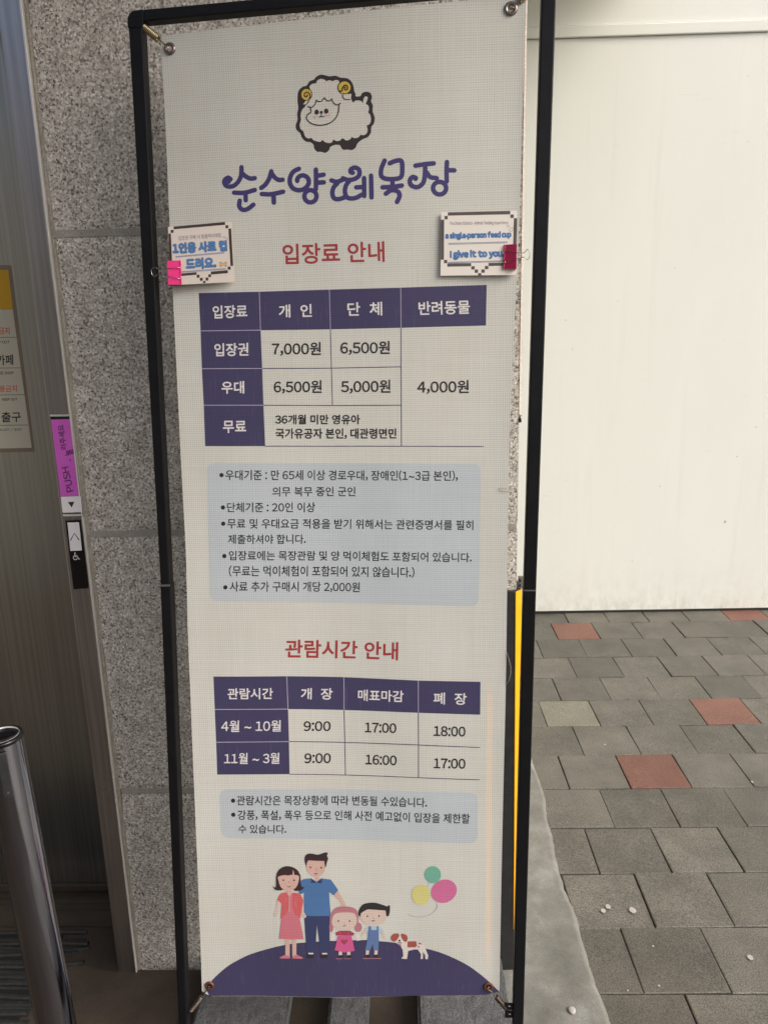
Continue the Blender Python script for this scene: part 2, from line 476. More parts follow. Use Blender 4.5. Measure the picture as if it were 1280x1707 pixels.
class Print:
    """flat ink shapes given in photo pixels, laid on a plane; every piece a hair above the one before"""
    def __init__(s, mapper, layer=.00012, step=.000004):
        s.map = mapper; s.L = layer; s.step = step; s.k = 0; s.mb = MB()
    def up(s, d): s.L += d; s.k = 0; return s
    def _emit(s, tris2d, m, sub=0):
        d = s.L + s.step*(s.k % 40) + 6e-6*sub
        if not sub: s.k += 1
        vs, fs = tris2d
        s.mb.add([s.map(x, y, d) for x, y in vs], fs, m)
    def poly(s, pts, m, maxlen=26):
        bm = bmesh.new()
        vs = [bm.verts.new((p[0], -p[1], 0)) for p in pts]
        try: bm.faces.new(vs)
        except ValueError: bm.free(); return
        bmesh.ops.triangulate(bm, faces=bm.faces[:])
        for _ in range(6):
            e = [x for x in bm.edges if x.calc_length() > maxlen]
            if not e: break
            bmesh.ops.subdivide_edges(bm, edges=e, cuts=1)
            bmesh.ops.triangulate(bm, faces=bm.faces[:])
        bm.normal_update()
        for f in bm.faces:
            if f.normal.z < 0: f.normal_flip()
        bm.verts.index_update()
        s._emit(([(v.co.x, -v.co.y) for v in bm.verts], [[v.index for v in f.verts] for f in bm.faces]), m)
        bm.free()
    def stroke(s, pts, w, m, caps=True, smooth=True, n=5, closed=False):
        if smooth and len(pts) > 2: pts = spline(pts, n, closed)
        P = [Vector(p) for p in pts]
        if closed: P.append(P[0].copy())
        N = len(P); Lf = []; Rt = []
        for i in range(N):
            if closed: t = P[(i+1) % (N-1)]-P[(i-1) % (N-1)]
            else: t = P[min(i+1, N-1)]-P[max(i-1, 0)]
            if t.length < 1e-6: t = Vector((1, 0))
            t.normalize(); nn = Vector((-t.y, t.x))*(w/2)
            Lf.append(P[i]+nn); Rt.append(P[i]-nn)
        vs = [(q.x, q.y) for q in Lf+Rt]
        fs = [(i, i+1, N+i+1, N+i) for i in range(N-1)]
        s._emit((vs, fs), m)
        if caps and not closed:
            for q in (P[0], P[-1]): s.poly(ell(q.x, q.y, w/2, w/2, 14), m)
    def line(s, a, b, w, m):
        n = max(1, int(math.dist(a, b)/8))
        s.stroke([(a[0]+(b[0]-a[0])*k/n, a[1]+(b[1]-a[1])*k/n) for k in range(n+1)], w, m, caps=False, smooth=False)
    def text(s, txt, x0, x1, y0, y1, h, m, bold=0.0, skew=0.0, rot=None, spacing=1.0):
        vs, fs = glyphs(txt, spacing)
        xs = [v[0] for v in vs]; ys = [v[1] for v in vs]
        a, b, c, d = min(xs), max(xs), min(ys), max(ys)
        ex = Vector((x1-x0, y1-y0)); L = ex.length; ex.normalize(); ey = Vector((ex.y, -ex.x))
        sx = L/(b-a); sy = h/(d-c)
        sh = [(0, 0)] if not bold else [(bold*math.cos(q), bold*math.sin(q)) for q in (.5, 1.55, 2.6, 3.65, 4.7, 5.75)]+[(0, 0)]
        for si, (dx, dy) in enumerate(sh):
            out = []
            for v in vs:
                px = (v[0]-a)*sx; py = (v[1]-c)*sy
                q = Vector((x0, y0)) + ex*(px+skew*py+dx) + ey*(py+dy)
                out.append((q.x, q.y))
            s._emit((out, fs), m, si)
    def build(s, name, parent): return s.mb.build(name, parent)
_gc = {}
def glyphs(txt, spacing=1.0):
    """outline of a line; latin letters and figures come from the same plain sans face as the hangul"""
    if len(txt) == 1: return glyph1(txt, spacing)
    if not any(33 <= ord(c) < 126 for c in txt): return glyph1(txt, spacing)
    V, Fs, x = [], [], 0.0
    for c in txt:
        if c == ' ': x += .27; continue
        if c == 'I':
            k = len(V); V += [(x+.05, 0), (x+.14, 0), (x+.14, .733), (x+.05, .733)]; Fs.append([k, k+1, k+2, k+3]); x += .19; continue
        full = 33 <= ord(c) < 126 and c != '-'
        vs, fs = glyph1(chr(ord(c)+0xFEE0) if full else c, 1.0)
        a = min(v[0] for v in vs); b = max(v[0] for v in vs)
        if full: dx = x-a+.035; adv = (b-a)+.085
        elif c in '~-': dx = x-a+.06; adv = (b-a)+.12
        else: dx = x; adv = .92
        k = len(V); V += [(v[0]+dx, v[1]) for v in vs]; Fs += [[i+k for i in f] for f in fs]; x += adv
    return V, Fs
def glyph1(txt, spacing=1.0):
    if (txt, spacing) in _gc: return _gc[(txt, spacing)]
    cu = bpy.data.curves.new('lettering', 'FONT'); cu.body = txt; cu.size = 1; cu.resolution_u = 3; cu.space_character = spacing
    o = bpy.data.objects.new('lettering', cu); COL.objects.link(o)
    dg = bpy.context.evaluated_depsgraph_get()
    me = bpy.data.meshes.new_from_object(o.evaluated_get(dg))
    r = ([(v.co.x, v.co.y) for v in me.vertices], [list(p.vertices) for p in me.polygons])
    bpy.data.objects.remove(o); bpy.data.curves.remove(cu); bpy.data.meshes.remove(me)
    _gc[(txt, spacing)] = r
    return r

# ================================================================== SETTING
# --- pavers, laid in running bond; the bed lies below
PX, PY = .2055, .2055
APX = .455
bed = MB(); bed.box((-40, -40, -.3), (40, 40, -.012), M_GROUT)
tag(bed.build('ground'), kind='structure')
reds = {}
def paver_cell(px, py):
    p = on_z(px, py); j = math.floor((p.y-Y0)/PY); off = OFF[j % 2]
    return j, math.floor((p.x-off)/PX)
Y0 = on_z(1100, 1546).y - 20*PY
ax_ = on_z(1223, 1656).x; bx_ = on_z(1164, 1550).x    # joint points of two neighbouring rows
OFF = [0, 0]
j19 = 19 % 2; j20 = 20 % 2
OFF[j19] = on_z(1191, 1600).x % PX
OFF[j20] = on_z(1201, 1500).x % PX
red_px = [(945, 1062), (1255, 1032), (1248, 1190), (1080, 1288)]
redset = {paver_cell(*p) for p in red_px}; tanset = {paver_cell(938, 1195)}
pv = MB(); tones = []
for j in range(8, 34):
    y0 = Y0 + j*PY; y1 = y0+PY
    if y0 > 3.95: continue
    for i in range(-3, 24):
        x0 = OFF[j % 2] + i*PX; x1 = x0+PX
        if x1 < APX+.01: continue
        x0c = max(x0, APX-.04)
        if x1-x0c < .03: continue
        y1c = min(y1, 3.93)
        key = (j, math.floor((x0+PX/2-OFF[j % 2])/PX))
        m = M_PAVERRED if key in redset else M_PAVERTAN if key in tanset else M_PAVER
        g = .0013
        h = random.uniform(-.0022, .0015); tx = random.uniform(-.004, .004); ty = random.uniform(-.006, .006)
        b = .0026
        jit = [random.uniform(-.0012, .0012) for _ in range(4)]
        xa, xb, ya, yb = x0c+g+jit[0], x1-g+jit[1], y0+g+jit[2], y1c-g+jit[3]
        cx, cy = (xa+xb)/2, (ya+yb)/2
        def zz(x, y): return h+tx*(x-cx)+ty*(y-cy)
        J = [(random.uniform(-.0016, .0016), random.uniform(-.0016, .0016)) for _ in range(4)]
        lo = [(xa+J[0][0],ya+J[0][1]),(xb+J[1][0],ya+J[1][1]),(xb+J[2][0],yb+J[2][1]),(xa+J[3][0],yb+J[3][1])]
        hi = [(lo[0][0]+b,lo[0][1]+b),(lo[1][0]-b,lo[1][1]+b),(lo[2][0]-b,lo[2][1]-b),(lo[3][0]+b,lo[3][1]-b)]
        n0 = len(pv.f)
        pv.add([(x, y, -.02) for x, y in lo]+[(x, y, zz(x, y)-b*.7) for x, y in lo]+[(x, y, zz(x, y)) for x, y in hi],
               [(0,1,5,4),(1,2,6,5),(2,3,7,6),(3,0,4,7),(4,5,9,8),(5,6,10,9),(6,7,11,10),(7,4,8,11),(8,9,10,11)], m)
        t_ = random.uniform(.74, 1.08)
        tones += [t_]*(len(pv.f)-n0)
po = pv.build('pavement'); tag(po, kind='structure')
ca = po.data.color_attributes.new('tone', 'FLOAT_COLOR', 'CORNER')
for p in po.data.polygons:
    for li in p.loop_indices: ca.data[li].color = (tones[p.index],)*3+(1,)
# --- cement apron: a trowelled strip that feathers down onto the pavers along a ragged edge
ap = MB()
ny, nx = 240, 110
vs = []
for a in range(ny+1):
    y = .3 + (3.1-.3)*a/ny
    e = APX + .012*mnoise.noise((y*7, 1.3, 0)) + .004*mnoise.noise((y*27, 4, 0)) + .0025*mnoise.noise((y*90, 7, 0)) + (.02 if y > 2.6 else 0)*0 - .012*max(0, math.sin(y*4.1))
    for b in range(nx+1):
        t = b/nx; x = .10 + (e-.10)*t
        ramp_ = min(1.0, (1-t)*(e-.10)/.016); ramp_ = ramp_*ramp_*(3-2*ramp_)
        z = -.0035 + .0135*ramp_**.6 + ramp_*(.0016*mnoise.noise((x*9, y*9, 2))+.0007*mnoise.noise((x*40, y*40, 8)))
        vs.append((x, y, z))
ap.add(vs, [(a*(nx+1)+b, a*(nx+1)+b+1, (a+1)*(nx+1)+b+1, (a+1)*(nx+1)+b) for a in range(ny) for b in range(nx)], M_CEMENT)
tag(ap.build('cement_apron', smooth=True), kind='structure')
fl = MB(); fl.box((-6, -3, -.05), (.105, 1.75, .004), M_DIRTFLOOR)
tag(fl.build('entrance_floor'), kind='structure')

# --- white drips on the pavement, a part of no object: they are dried paint on the ground
def splat(px, py, rpx, z=.0035, squash=.75):
    c = on_z(px, py, z); r = (on_z(px+rpx, py, z)-c).length
    pts = []
    for k in range(16):
        a = 2*math.pi*k/16; q = r*(1+.25*mnoise.noise((math.cos(a)*2+px, math.sin(a)*2, py)))
        pts.append((c.x+q*math.cos(a), c.y+q*math.sin(a)*1.25, z))
    return pts
sp = MB()
for px, py, r in [(1013, 1511, 4.2), (1005, 1518, 4), (1054, 1517, 5.5), (1250, 1596, 4.5), (1088, 1577, 1.6), (1098, 1643, 1.8), (1046, 1651, 1.5), (987, 1652, 2), (1253, 1303, 2), (1008, 1241, 1.6)]:
    p = splat(px, py, r); c = Vector((0, 0, 0))
    for q in p: c += Vector(q)/16
    c.z += .0003
    sp.add(p+[c], [(k, (k+1) % 16, 16) for k in range(16)], M_SPOT)
tag(sp.build('paint_drips'), kind='structure')

# ================================================================== LARGE THINGS
GY = 1.598                                   # face of the granite
def ragged_slab(x0, x1, z0, z1, y0, y1, chip_left, seed, m):
    """a stone panel: straight right, slightly chipped left edge, small arrises"""
    mb = MB(); nz = 40; nx_ = 16
    def left(z): return x0 + (.0022*mnoise.noise((0, z*22, seed)) + .0055*max(0, mnoise.noise((3, z*9, seed))-.18) if chip_left else 0)
    b = .003; vs = []; fs = []
    for a in range(nz+1):
        z = z0+(z1-z0)*a/nz; xl = left(z)+skl(z); xr = x1+skr(z)
        for k in range(nx_+1):
            x = xl+(xr-xl)*k/nx_
            e = min(x-xl, xr-x, z-z0, z1-z)
            y = y0 + (b if e < 1e-6 else 0) + .0006*mnoise.noise((x*40, z*40, seed))
            vs.append((x, y, z))
    W_ = nx_+1
    fs = [(a*W_+k, a*W_+k+1, (a+1)*W_+k+1, (a+1)*W_+k) for a in range(nz) for k in range(nx_)]
    n = len(vs); rim = [k for k in range(W_)]+[a*W_+nx_ for a in range(1, nz+1)]+[nz*W_+k for k in range(nx_-1, -1, -1)]+[a*W_ for a in range(nz-1, 0, -1)]
    vs += [(vs[k][0], y1, vs[k][2]) for k in rim]
    q = len(rim)
    fs += [(rim[k], n+k, n+(k+1) % q, rim[(k+1) % q]) for k in range(q)]
    mb.add(vs, fs, m)
    return mb
gw = empty('granite_wall', Matrix.Translation((-.21, GY, 0)), 'speckled grey granite wall with thick flush grey joints behind the banner stand', 'wall')
GI = gw.matrix_world.inverted()
def skl(z): return (z-1.05)*.0042           # the left reveal is a touch out of plumb
def skr(z): return (1.3-z)*.004             # so is the free edge
def shear_l(mb):
    mb.v = [(p[0]+skl(p[2]), p[1], p[2]) for p in mb.v]; return mb
def wmat(o):
    m = o.matrix_basis.copy()
    return wmat(o.parent) @ m if o.parent else m
def child(mb, name, parent, **k):
    inv = wmat(parent).inverted()
    mb.v = [tuple(inv @ Vector(p)) for p in mb.v]
    o = mb.build(name, parent, **k); return o
ZJ = [.510, 1.132, 1.738, 2.343]
lo_ = 0.0
for k, zj in enumerate(ZJ+[2.95]):
    z0 = lo_ if k == 0 else ZJ[k-1]+.006
    z1 = zj-.006
    if z0 > 2.6: break
    child(ragged_slab(-.6635, .243, z0, z1, GY, GY+.03, True, k*3.7+1, M_GRANITE), 'stone_panel', gw)
for zj in ZJ:
    mb = MB(); mb.box((-.6625, GY+.0012, zj-.0068), (.2415, GY+.03, zj+.0068), M_MORTAR); child(mb, 'mortar_joint', gw)
mb = MB(); mb.box((-.652, GY+.03, .002), (.240, GY+1.4, 2.95), M_MORTAR); child(mb, 'backing', gw)
mb = MB()
for k, zj in enumerate(ZJ+[2.95]):            # stone panels of the return face
    z0 = 0.0 if k == 0 else ZJ[k-1]+.005
    mb.box((.2402+skr((z0+zj)/2), GY+.0315, z0), (.2428+skr((z0+zj)/2), GY+1.4, zj-.005), M_GRANITE)
child(mb, 'return_panel', gw)
mb = MB()                                     # ragged sealant between jamb and stone
vs = []; nz = 120
for a in range(nz+1):
    z = 2.6*a/nz
    x = -.6655 + .0022*mnoise.noise((5, z*15, 0)) + (.003 if mnoise.noise((9, z*5, 1)) > .1 else 0)
    vs += [(-.6722, GY+.004, z), (-.6690, GY+.0005+.001*mnoise.noise((1, z*30, 2)), z), (x+.0025, GY+.006, z)]
mb.add(vs, [(a*3+k, a*3+k+1, (a+1)*3+k+1, (a+1)*3+k) for a in range(nz) for k in range(2)], M_CAULK)
child(shear_l(mb), 'sealant_joint', gw, smooth=True)
mb = MB(); vs = []; nz = 60
for a in range(nz+1):
    z = 1.356+(2.6-1.356)*a/nz
    w = .0042+.0012*mnoise.noise((2, z*20, 0))
    x = .2428+skr(z); vs += [(x, GY+.002, z), (x+w, GY+.004, z), (x+w, GY+.03, z)]
mb.add(vs, [(a*3+k, a*3+k+1, (a+1)*3+k+1, (a+1)*3+k) for a in range(nz) for k in range(2)], M_PINKCAULK)
child(mb, 'sealant_bead', gw, smooth=True)
mb = MB()
for q in range(9):
    a = random.uniform(0, 6.28); mb.box((.2430, GY+.001, 1.352+q*.0016), (.2455+random.uniform(0, .003), GY+.004, 1.3545+q*.0016), M_TAN if q > 4 else M_HOLE)
child(mb, 'dirt_mark', gw)

# --- far cream wall
FY = 3.92
cw = empty('painted_wall', Matrix.Translation((1.6, FY, 0)), 'cream painted panel wall beyond the grey pavers, with a ledge near its top', 'wall')
mb = MB()
vs = []; nx_, nz = 70, 36
for a in range(nz+1):
    z = .014+(2.729-.014)*a/nz
    for k in range(nx_+1):
        x = -.6+6.2*k/nx_
        y = FY + .0035*mnoise.noise((x*1.1, z*.9, 3))
        vs.append((x, y, z))
mb.add(vs, [(a*(nx_+1)+k, a*(nx_+1)+k+1, (a+1)*(nx_+1)+k+1, (a+1)*(nx_+1)+k) for a in range(nz) for k in range(nx_)], M_WALL)
mb.box((-.6, FY+.012, .02), (5.6, FY+.12, 3.1), M_WALL)
child(mb, 'wall_panel', cw, smooth=True)
mb = MB(); mb.box((-.6, FY-.012, 2.731), (5.6, FY+.011, 2.778), M_WALL); child(mb, 'ledge', cw, bevel=.004)
mb = MB(); mb.box((-.6, FY-.002, 2.781), (5.6, FY+.011, 3.1), M_WALL); child(mb, 'upper_panel', cw)
mb = MB(); mb.box((-.6, FY-.001, -.012), (5.6, FY+.011, .013), M_DARKBASE); child(mb, 'base_strip', cw)

# --- unseen ceiling cut to shape the light; unseen walls added to darken reflections
mb = MB(); mb.box((-6, .3, 3.1), (1.2, 4.3, 3.3), M_CEIL); tag(mb.build('ceiling'), kind='structure')
sw = MB(); sw.box((-3.1, -3.39, 0), (-2.9, 1.6, 3.1), M_ADDWALL)
sw.box((-9, -3.6, 0), (-1.0, -3.4, 3.4), M_ADDWALL)
tag(sw.build('added_reflection_wall', origin=(-3, 0, 0)), 'unseen grey wall added to darken reflections and the left side', 'wall')

# --- elevator
DY = 1.88
el = empty('elevator_entrance', Matrix.Translation((-1.2, GY, 0)), 'brushed steel elevator door and jamb with a call panel, left of the granite', 'elevator')
mb = MB(); mb.box((-2.4, DY, .012), (-.70, DY+.04, 2.6), M_DOOR); child(mb, 'door_panel', el)
jb = MB()
jb.box((-.7185, GY-.004, .003), (-.6748, GY+.32, 2.6), M_JAMB)
jo = child(shear_l(jb), 'jamb', el, bevel=.0015)
def sub(mb, name, parent, **k):
    o = child(mb, name, parent, **k); return o
mb = MB(); mb.box((-.6745, GY-.0065, .004), (-.6716, GY+.02, 2.6), M_EDGE); child(shear_l(mb), 'jamb_edge', el, bevel=.0008)
mb = MB(); mb.box((-2.4, 1.742, -.002), (-.7187, DY+.03, .0085), M_SILL)
for k in range(3): mb.box((-2.4, 1.80+k*.022, .0085), (-.7187, 1.806+k*.022, .0105), M_SILL)
child(mb, 'sill', el)
mb = MB(); mb.box((-2.4, DY-.012, .0109), (-.7187, DY-.001, .030), M_SILL); child(mb, 'door_track', el, bevel=.001)
mb = MB(); mb.box((-2.4, GY, 2.25), (-.7187, DY+.04, 2.95), M_JAMB); child(mb, 'header', el)
# call panel on the jamb
JY = GY-.004
def on_jamb(x, y, d=0.0):
    p = on_y(x, y, JY-d); return (p.x, p.y, p.z)
def jplate(name, px, d0, d1, m, parent, bevel=.0004):
    mb = MB()
    b = [on_jamb(*p, d1) for p in px]; a = [(q[0], JY-d0+.0, q[2]) for q in b]
    mb.add(a+b, [(4,5,6,7)[::-1], (0,1,5,4), (1,2,6,5), (2,3,7,6), (3,0,4,7)], m)
    return child(mb, name, parent, bevel=bevel)
cp = jplate('call_panel', [(83.5, 690), (117.8, 690), (139.6, 861), (105.3, 862)], -.001, .0012, M_PLATE, el)
jplate('trim_line', [(84, 691.2), (117.2, 690.8), (117.7, 693.6), (84.4, 694)], .0013, .0025, M_EDGE, el)
jplate('trim_line', [(105.6, 857.8), (138.6, 857.3), (139, 860), (106, 860.5)], .0013, .0025, M_EDGE, el)
jplate('shadow_slot', [(85, 695), (116.8, 694.6), (117.5, 699), (85.8, 699.4)], .0013, .0019, M_HOLE, el)
lb = jplate('push_label', [(85.6, 699.8), (117.4, 699), (133, 826), (102, 827.5)], .0013, .0023, M_PURPLE, el)
ap_ = jplate('arrow_plate', [(102.6, 829), (134.4, 827.8), (137, 852.8), (105.6, 854)], .0013, .0027, M_BTNW, el, .001)
bt = jplate('button_plate', [(110.5, 869.5), (133, 868.5), (146.3, 980), (123.8, 981.5)], .0013, .0032, M_GLOSSBLK, el, .0012)
bw = jplate('call_button', [(113.4, 871.5), (131.8, 871), (136.6, 917.2), (118.3, 918)], .0033, .0050, M_BTNW, el, .0006)
def jmap(d0): return lambda x, y, d: on_jamb(x, y, d+d0)
P = Print(jmap(.0023), .00008)
P.text('PUSH', 126.5-3, 117.5-3.2, 818.5, 777.5, 11.5, M_PURTXT, .25)
P.text('-', 118.6, 117.8, 768.5, 765, 1.2, M_PURTXT, .25)
P.text('눌', 124, 121.5, 757, 748, 15, M_PURTXT, .3)
P.text('러주세요', 112.5, 106.5, 748.5, 708, 10.5, M_PURTXT, .25)
child(P.mb, 'lettering', lb)
P = Print(jmap(.0027), .00008); P.poly([(113.6, 837), (124.6, 836.4), (120.2, 846)], M_INK); child(P.mb, 'down_arrow', ap_)
P = Print(jmap(.0050), .00008); P.stroke([(118.4, 900.6), (124.4, 888.8), (132, 899.6)], 1.7, M_INK, smooth=False); child(P.mb, 'up_chevron', bw)
P = Print(jmap(.0032), .00008)
P.poly(ell(125.4, 922.2, 1.2, 1.2, 10), M_BTNW)
P.stroke([(125.3, 924), (125.8, 928.3), (130, 928), (131.6, 932.2), (133.2, 931.6)], 1.1, M_BTNW, smooth=False)
P.stroke([(125.6, 926), (129, 925.7)], .9, M_BTNW, smooth=False)
P.stroke([(124, 926.2), (122.8, 929), (123.8, 932.2), (126.8, 933), (129.4, 931)], 1.0, M_BTNW)
child(P.mb, 'wheelchair_symbol', bt)

# --- notice sticker on the elevator door
def on_door(x, y, d=0.0):
    p = on_y(x, y, DY-d); return (p.x, p.y, p.z)
st = empty('direction_sticker', Matrix.Translation(on_door(20, 640)), 'pale floor guide sticker with a yellow top field on the elevator door', 'sticker')
def dquad(name, px, d0, d1, m):
    mb = MB(); b = [on_door(*p, d1) for p in px]; a = [(q[0], DY-d0, q[2]) for q in b]
    mb.add(a+b, [(7,6,5,4), (0,1,5,4), (1,2,6,5), (2,3,7,6), (3,0,4,7)], m)
    return child(mb, name, st)
dquad('clear_margin', [(-60, 442), (19, 442), (58.5, 753), (-60, 756)], .0001, .0006, M_STKMARG)
dquad('sheet', [(-60, 515.8), (22, 515.8), (53.5, 746.5), (-60, 749)], .0007, .0011, M_PAPER)
dquad('yellow_field', [(-60, 450), (14.3, 450), (22, 515), (-60, 515)], .0007, .0011, M_STKYEL)
P = Print(lambda x, y, d: on_door(x, y, d+.0011), .00012)
P.text('이용금지', -20, 16.6, 557.5, 557, 11.5, M_ORANGE, .15)
P.line((-60, 563.2), (28.6, 562.2), .8, M_INK)
P.text('KEEP OUT', -12, 16.6, 572.6, 572.2, 4.4, M_INK, .12)
P.text('카페', -4, 22.6, 609, 608, 17, M_INK, .35)
P.line((-60, 614), (35.2, 613.2), .8, M_INK)
P.text('COFFEE SHOP', -14, 23.5, 624.4, 623.8, 4.5, M_INK, .12)
P.text('이용금지', -10, 29, 654, 653, 11, M_ORANGE, .15)
P.line((-60, 659), (41.8, 658), .8, M_INK)
P.text('KEEP OUT', 4.6, 29.7, 668.2, 667.6, 4.3, M_INK, .12)
P.text('출구', 3.8, 35.4, 703.8, 703, 16.5, M_INK, .35)
P.line((-60, 709.6), (47.2, 708.5), .8, M_INK)
P.text('PARKING LOT / EXIT', -21, 37, 718.6, 718, 4.2, M_INK, .12)
child(P.mb, 'lettering', st)

# --- slatted rubber mat before the elevator
mb = MB(); y = 1.722; k = 0
while y > 1.30:
    w = random.uniform(.007, .017)
    x1 = on_z(157, 1545).x + (1.722-y)*.12 + random.uniform(-.03, .012) - (.06 if y < 1.62 else 0)
    vs = []; n_ = 26; a0 = random.uniform(0, 9)
    for a in range(n_+1):
        x = -1.75+(x1+1.75)*a/n_
        yy = y + .012*mnoise.noise((x*5, a0, 0)); z = .011+.007*mnoise.noise((x*6, a0, 5))
        vs += [(x, yy-w/2, .004), (x, yy-w/2, z-.003), (x, yy-w/4, z), (x, yy+w/4, z), (x, yy+w/2, z-.003), (x, yy+w/2, .004)]
    fs = [(a*6+q, a*6+q+1, a*6+q+7, a*6+q+6) for a in range(n_) for q in range(5)]
    fs += [(0, 1, 2, 3, 4, 5)[::-1], tuple(n_*6+q for q in range(6))]
    mb.add(vs, fs, M_MAT)
    y -= random.choice((.011, .014, .018, .022))
mb.box((-1.75, 1.3, .0042), (on_z(120, 1600).x-.05, 1.72, .0052), M_HOLE)
mt = mb.build('rubber_mat', origin=(-1.2, 1.5, 0))
tag(mt, 'black slatted rubber mat on the floor in front of the elevator door', 'mat')

# --- chrome barrier post
BR, BT = .0305, .966
BX, BY = on_z(2, 1226, BT).xy
bp = empty('barrier_post', Matrix.Translation((BX, BY, 0)), 'scuffed chrome tube post with a black cap standing before the elevator', 'post')
def lathe(prof, m, n=48):
    mb = MB(); vs = []
    for r, z in prof: vs += [(BX+r*math.cos(2*math.pi*k/n), BY+r*math.sin(2*math.pi*k/n), z) for k in range(n)]
    fs = [(a*n+k, a*n+(k+1) % n, (a+1)*n+(k+1) % n, (a+1)*n+k) for a in range(len(prof)-1) for k in range(n)]
    mb.add(vs, fs, m); return mb
tb = child(lathe([(BR+.0006*mnoise.noise((0, 0, z*6)), z) for z in [i*.0235 for i in range(42)]], M_CHROME), 'tube', bp, smooth=True)
lm = child(lathe([(BR+.0001, BT-.006), (BR+.0014, BT-.005), (BR+.0016, BT-.001), (BR+.0005, BT+.001), (BR-.004, BT+.0012), (BR-.005, BT-.002), (BR-.006, BT-.006), (.0005, BT-.008)], M_GLOSSBLK), 'cap', bp, smooth=True)
child(lathe([(BR-.0052, BT-.001), (BR-.0047, BT+.0015), (BR-.0042, BT-.0005)], M_EDGE), 'cap_ring', bp, smooth=True)
mb = MB()                                     # black hanging latch strap on the camera side
ang = math.atan2(-BY, -BX)-.12
cx_, sy_ = math.cos(ang), math.sin(ang); tx_, ty_ = -sy_, cx_
def bpt(t, r, z): return (BX+cx_*r+tx_*t, BY+sy_*r+ty_*t, z)
prof = [(-.0068, BT-.012), (.0068, BT-.012), (.0068, BT-.080)]+[(.0068*math.cos(q), BT-.080-.0068*math.sin(q)) for q in (.6, 1.2, 1.57, 1.95, 2.55)]+[(-.0068, BT-.080)]
n_ = len(prof)
mb.add([bpt(t, BR+.0005, z) for t, z in prof]+[bpt(t, BR+.005, z) for t, z in prof], [tuple(range(n_, 2*n_))]+[tuple(range(n_))[::-1]]+[(k, (k+1) % n_, n_+(k+1) % n_, n_+k) for k in range(n_)], M_RUBBER)
lt = child(mb, 'latch', bp, bevel=.0012)
mb = MB(); mb.tube([bpt(0, BR+.004, BT-.078), bpt(0, BR+.0063, BT-.078)], [.0024, .0018], M_JAMB, 10); child(mb, 'rivet', bp)
TL_ = -.028                                   # the post leans a little
bp.location.x += .966*math.tan(-TL_); bp.rotation_euler = (0, TL_, 0)

# --- corner guard on the granite's free edge
cgd = empty('corner_guard', Matrix.Translation((.243, GY, 0)), 'black rubber corner guard with a yellow strip on the granite edge', 'guard')
zb, zt = .004, .992
mb = MB()
mb.box((.165, GY-.0105, zb), (.2385, GY-.001, zt), M_RUBBER)
mb.box((.2445, GY+.005, zb), (.2535, GY+.075, zt), M_RUBBER)
mb.add([(.2388, GY-.0105, zb), (.2388, GY-.001, zb), (.2443, GY+.005, zb), (.2535, GY+.005, zb), (.2388, GY-.0105, zt), (.2388, GY-.001, zt), (.2443, GY+.005, zt), (.2535, GY+.005, zt)],
       [(0,1,2,3)[::-1], (4,5,6,7), (1,2,6,5), (2,3,7,6), (0,1,5,4), (3,0,4,7)], M_RUBBER)
child(mb, 'rubber_body', cgd, bevel=.0012)
mb = MB()
vs = []
for z in (.13, zt-.001):
    vs += [(.2385, GY-.0118, z), (.2400, GY-.0124, z), (.2545, GY+.0035, z), (.2545, GY+.006, z)]
mb.add(vs, [(0,1,5,4), (1,2,6,5), (2,3,7,6), (0,3,2,1), (4,5,6,7)], M_YELLOW)
child(mb, 'yellow_strip', cgd)
mb = MB(); a0, a1 = on_y(862.5, 981, GY+.006), on_y(871, 961, GY+.006)
mb.box((a0.x, GY+.004, zt+.0005), (a1.x, GY+.012, a1.z), M_FOAM); ec = child(mb, 'end_cap', cgd, bevel=.0008)
mb = MB()
for zz_ in (zt+.008, zt+.019): mb.box((a0.x+.0015, GY+.0030, zz_-.0032), (a0.x+.0052, GY+.0041, zz_+.0032), M_HOLE)
child(mb, 'hollow', cgd)

for o_ in list(cgd.children):
    for v_ in o_.data.vertices: v_.co.x += .0012+(1-v_.co.z)*.0120
# --- three rough stone weights on the stand's feet
def weight(px0, px1, yf, yb_, zt_, label, seed):
    x0 = on_z(px0[0], px0[1], zt_).x; x1 = on_z(px1[0], px1[1], zt_).x
    mb = MB(); bm = bmesh.new()
    bmesh.ops.create_cube(bm, size=1)
    for v in bm.verts: v.co = Vector((x0+(x1-x0)*(v.co.x+.5), yf+(yb_-yf)*(v.co.y+.5), .011+(zt_-.011)*(v.co.z+.5)))
    bmesh.ops.bevel(bm, geom=bm.edges[:], offset=.006, segments=2, affect='EDGES')
    bmesh.ops.triangulate(bm, faces=bm.faces[:])
    for _ in range(6):
        e = [q for q in bm.edges if q.calc_length() > .022]
        if not e: break
        bmesh.ops.subdivide_edges(bm, edges=e, cuts=1); bmesh.ops.triangulate(bm, faces=[f for f in bm.faces if len(f.verts) > 3])
    bm.normal_update()
    for v in bm.verts:
        if v.co.z > .02:
            v.co += v.normal*(.0022*mnoise.noise(v.co*45+Vector((seed, 0, 0)))+.0012*mnoise.noise(v.co*110))
    bm.verts.index_update()
    mb.add([v.co.copy() for v in bm.verts], [[v.index for v in f.verts] for f in bm.faces], M_STONE); bm.free()
    o = mb.build('stone_weight', origin=((x0+x1)/2, (yf+yb_)/2, .011))
    return tag(o, label, 'weight', 'stone weights under the banner')
ZT = .06
weight((322, 1700), (477, 1700), .98, 1.582, ZT, 'wide rough grey stone weight by the left post of the stand', 1)
weight((546, 1700), (613, 1700), .98, 1.582, ZT, 'narrow rough grey stone weight, middle one under the banner', 5)
weight((697, 1700), (852, 1700), .98, 1.582, ZT, 'wide rough grey stone weight by the right post of the stand', 9)
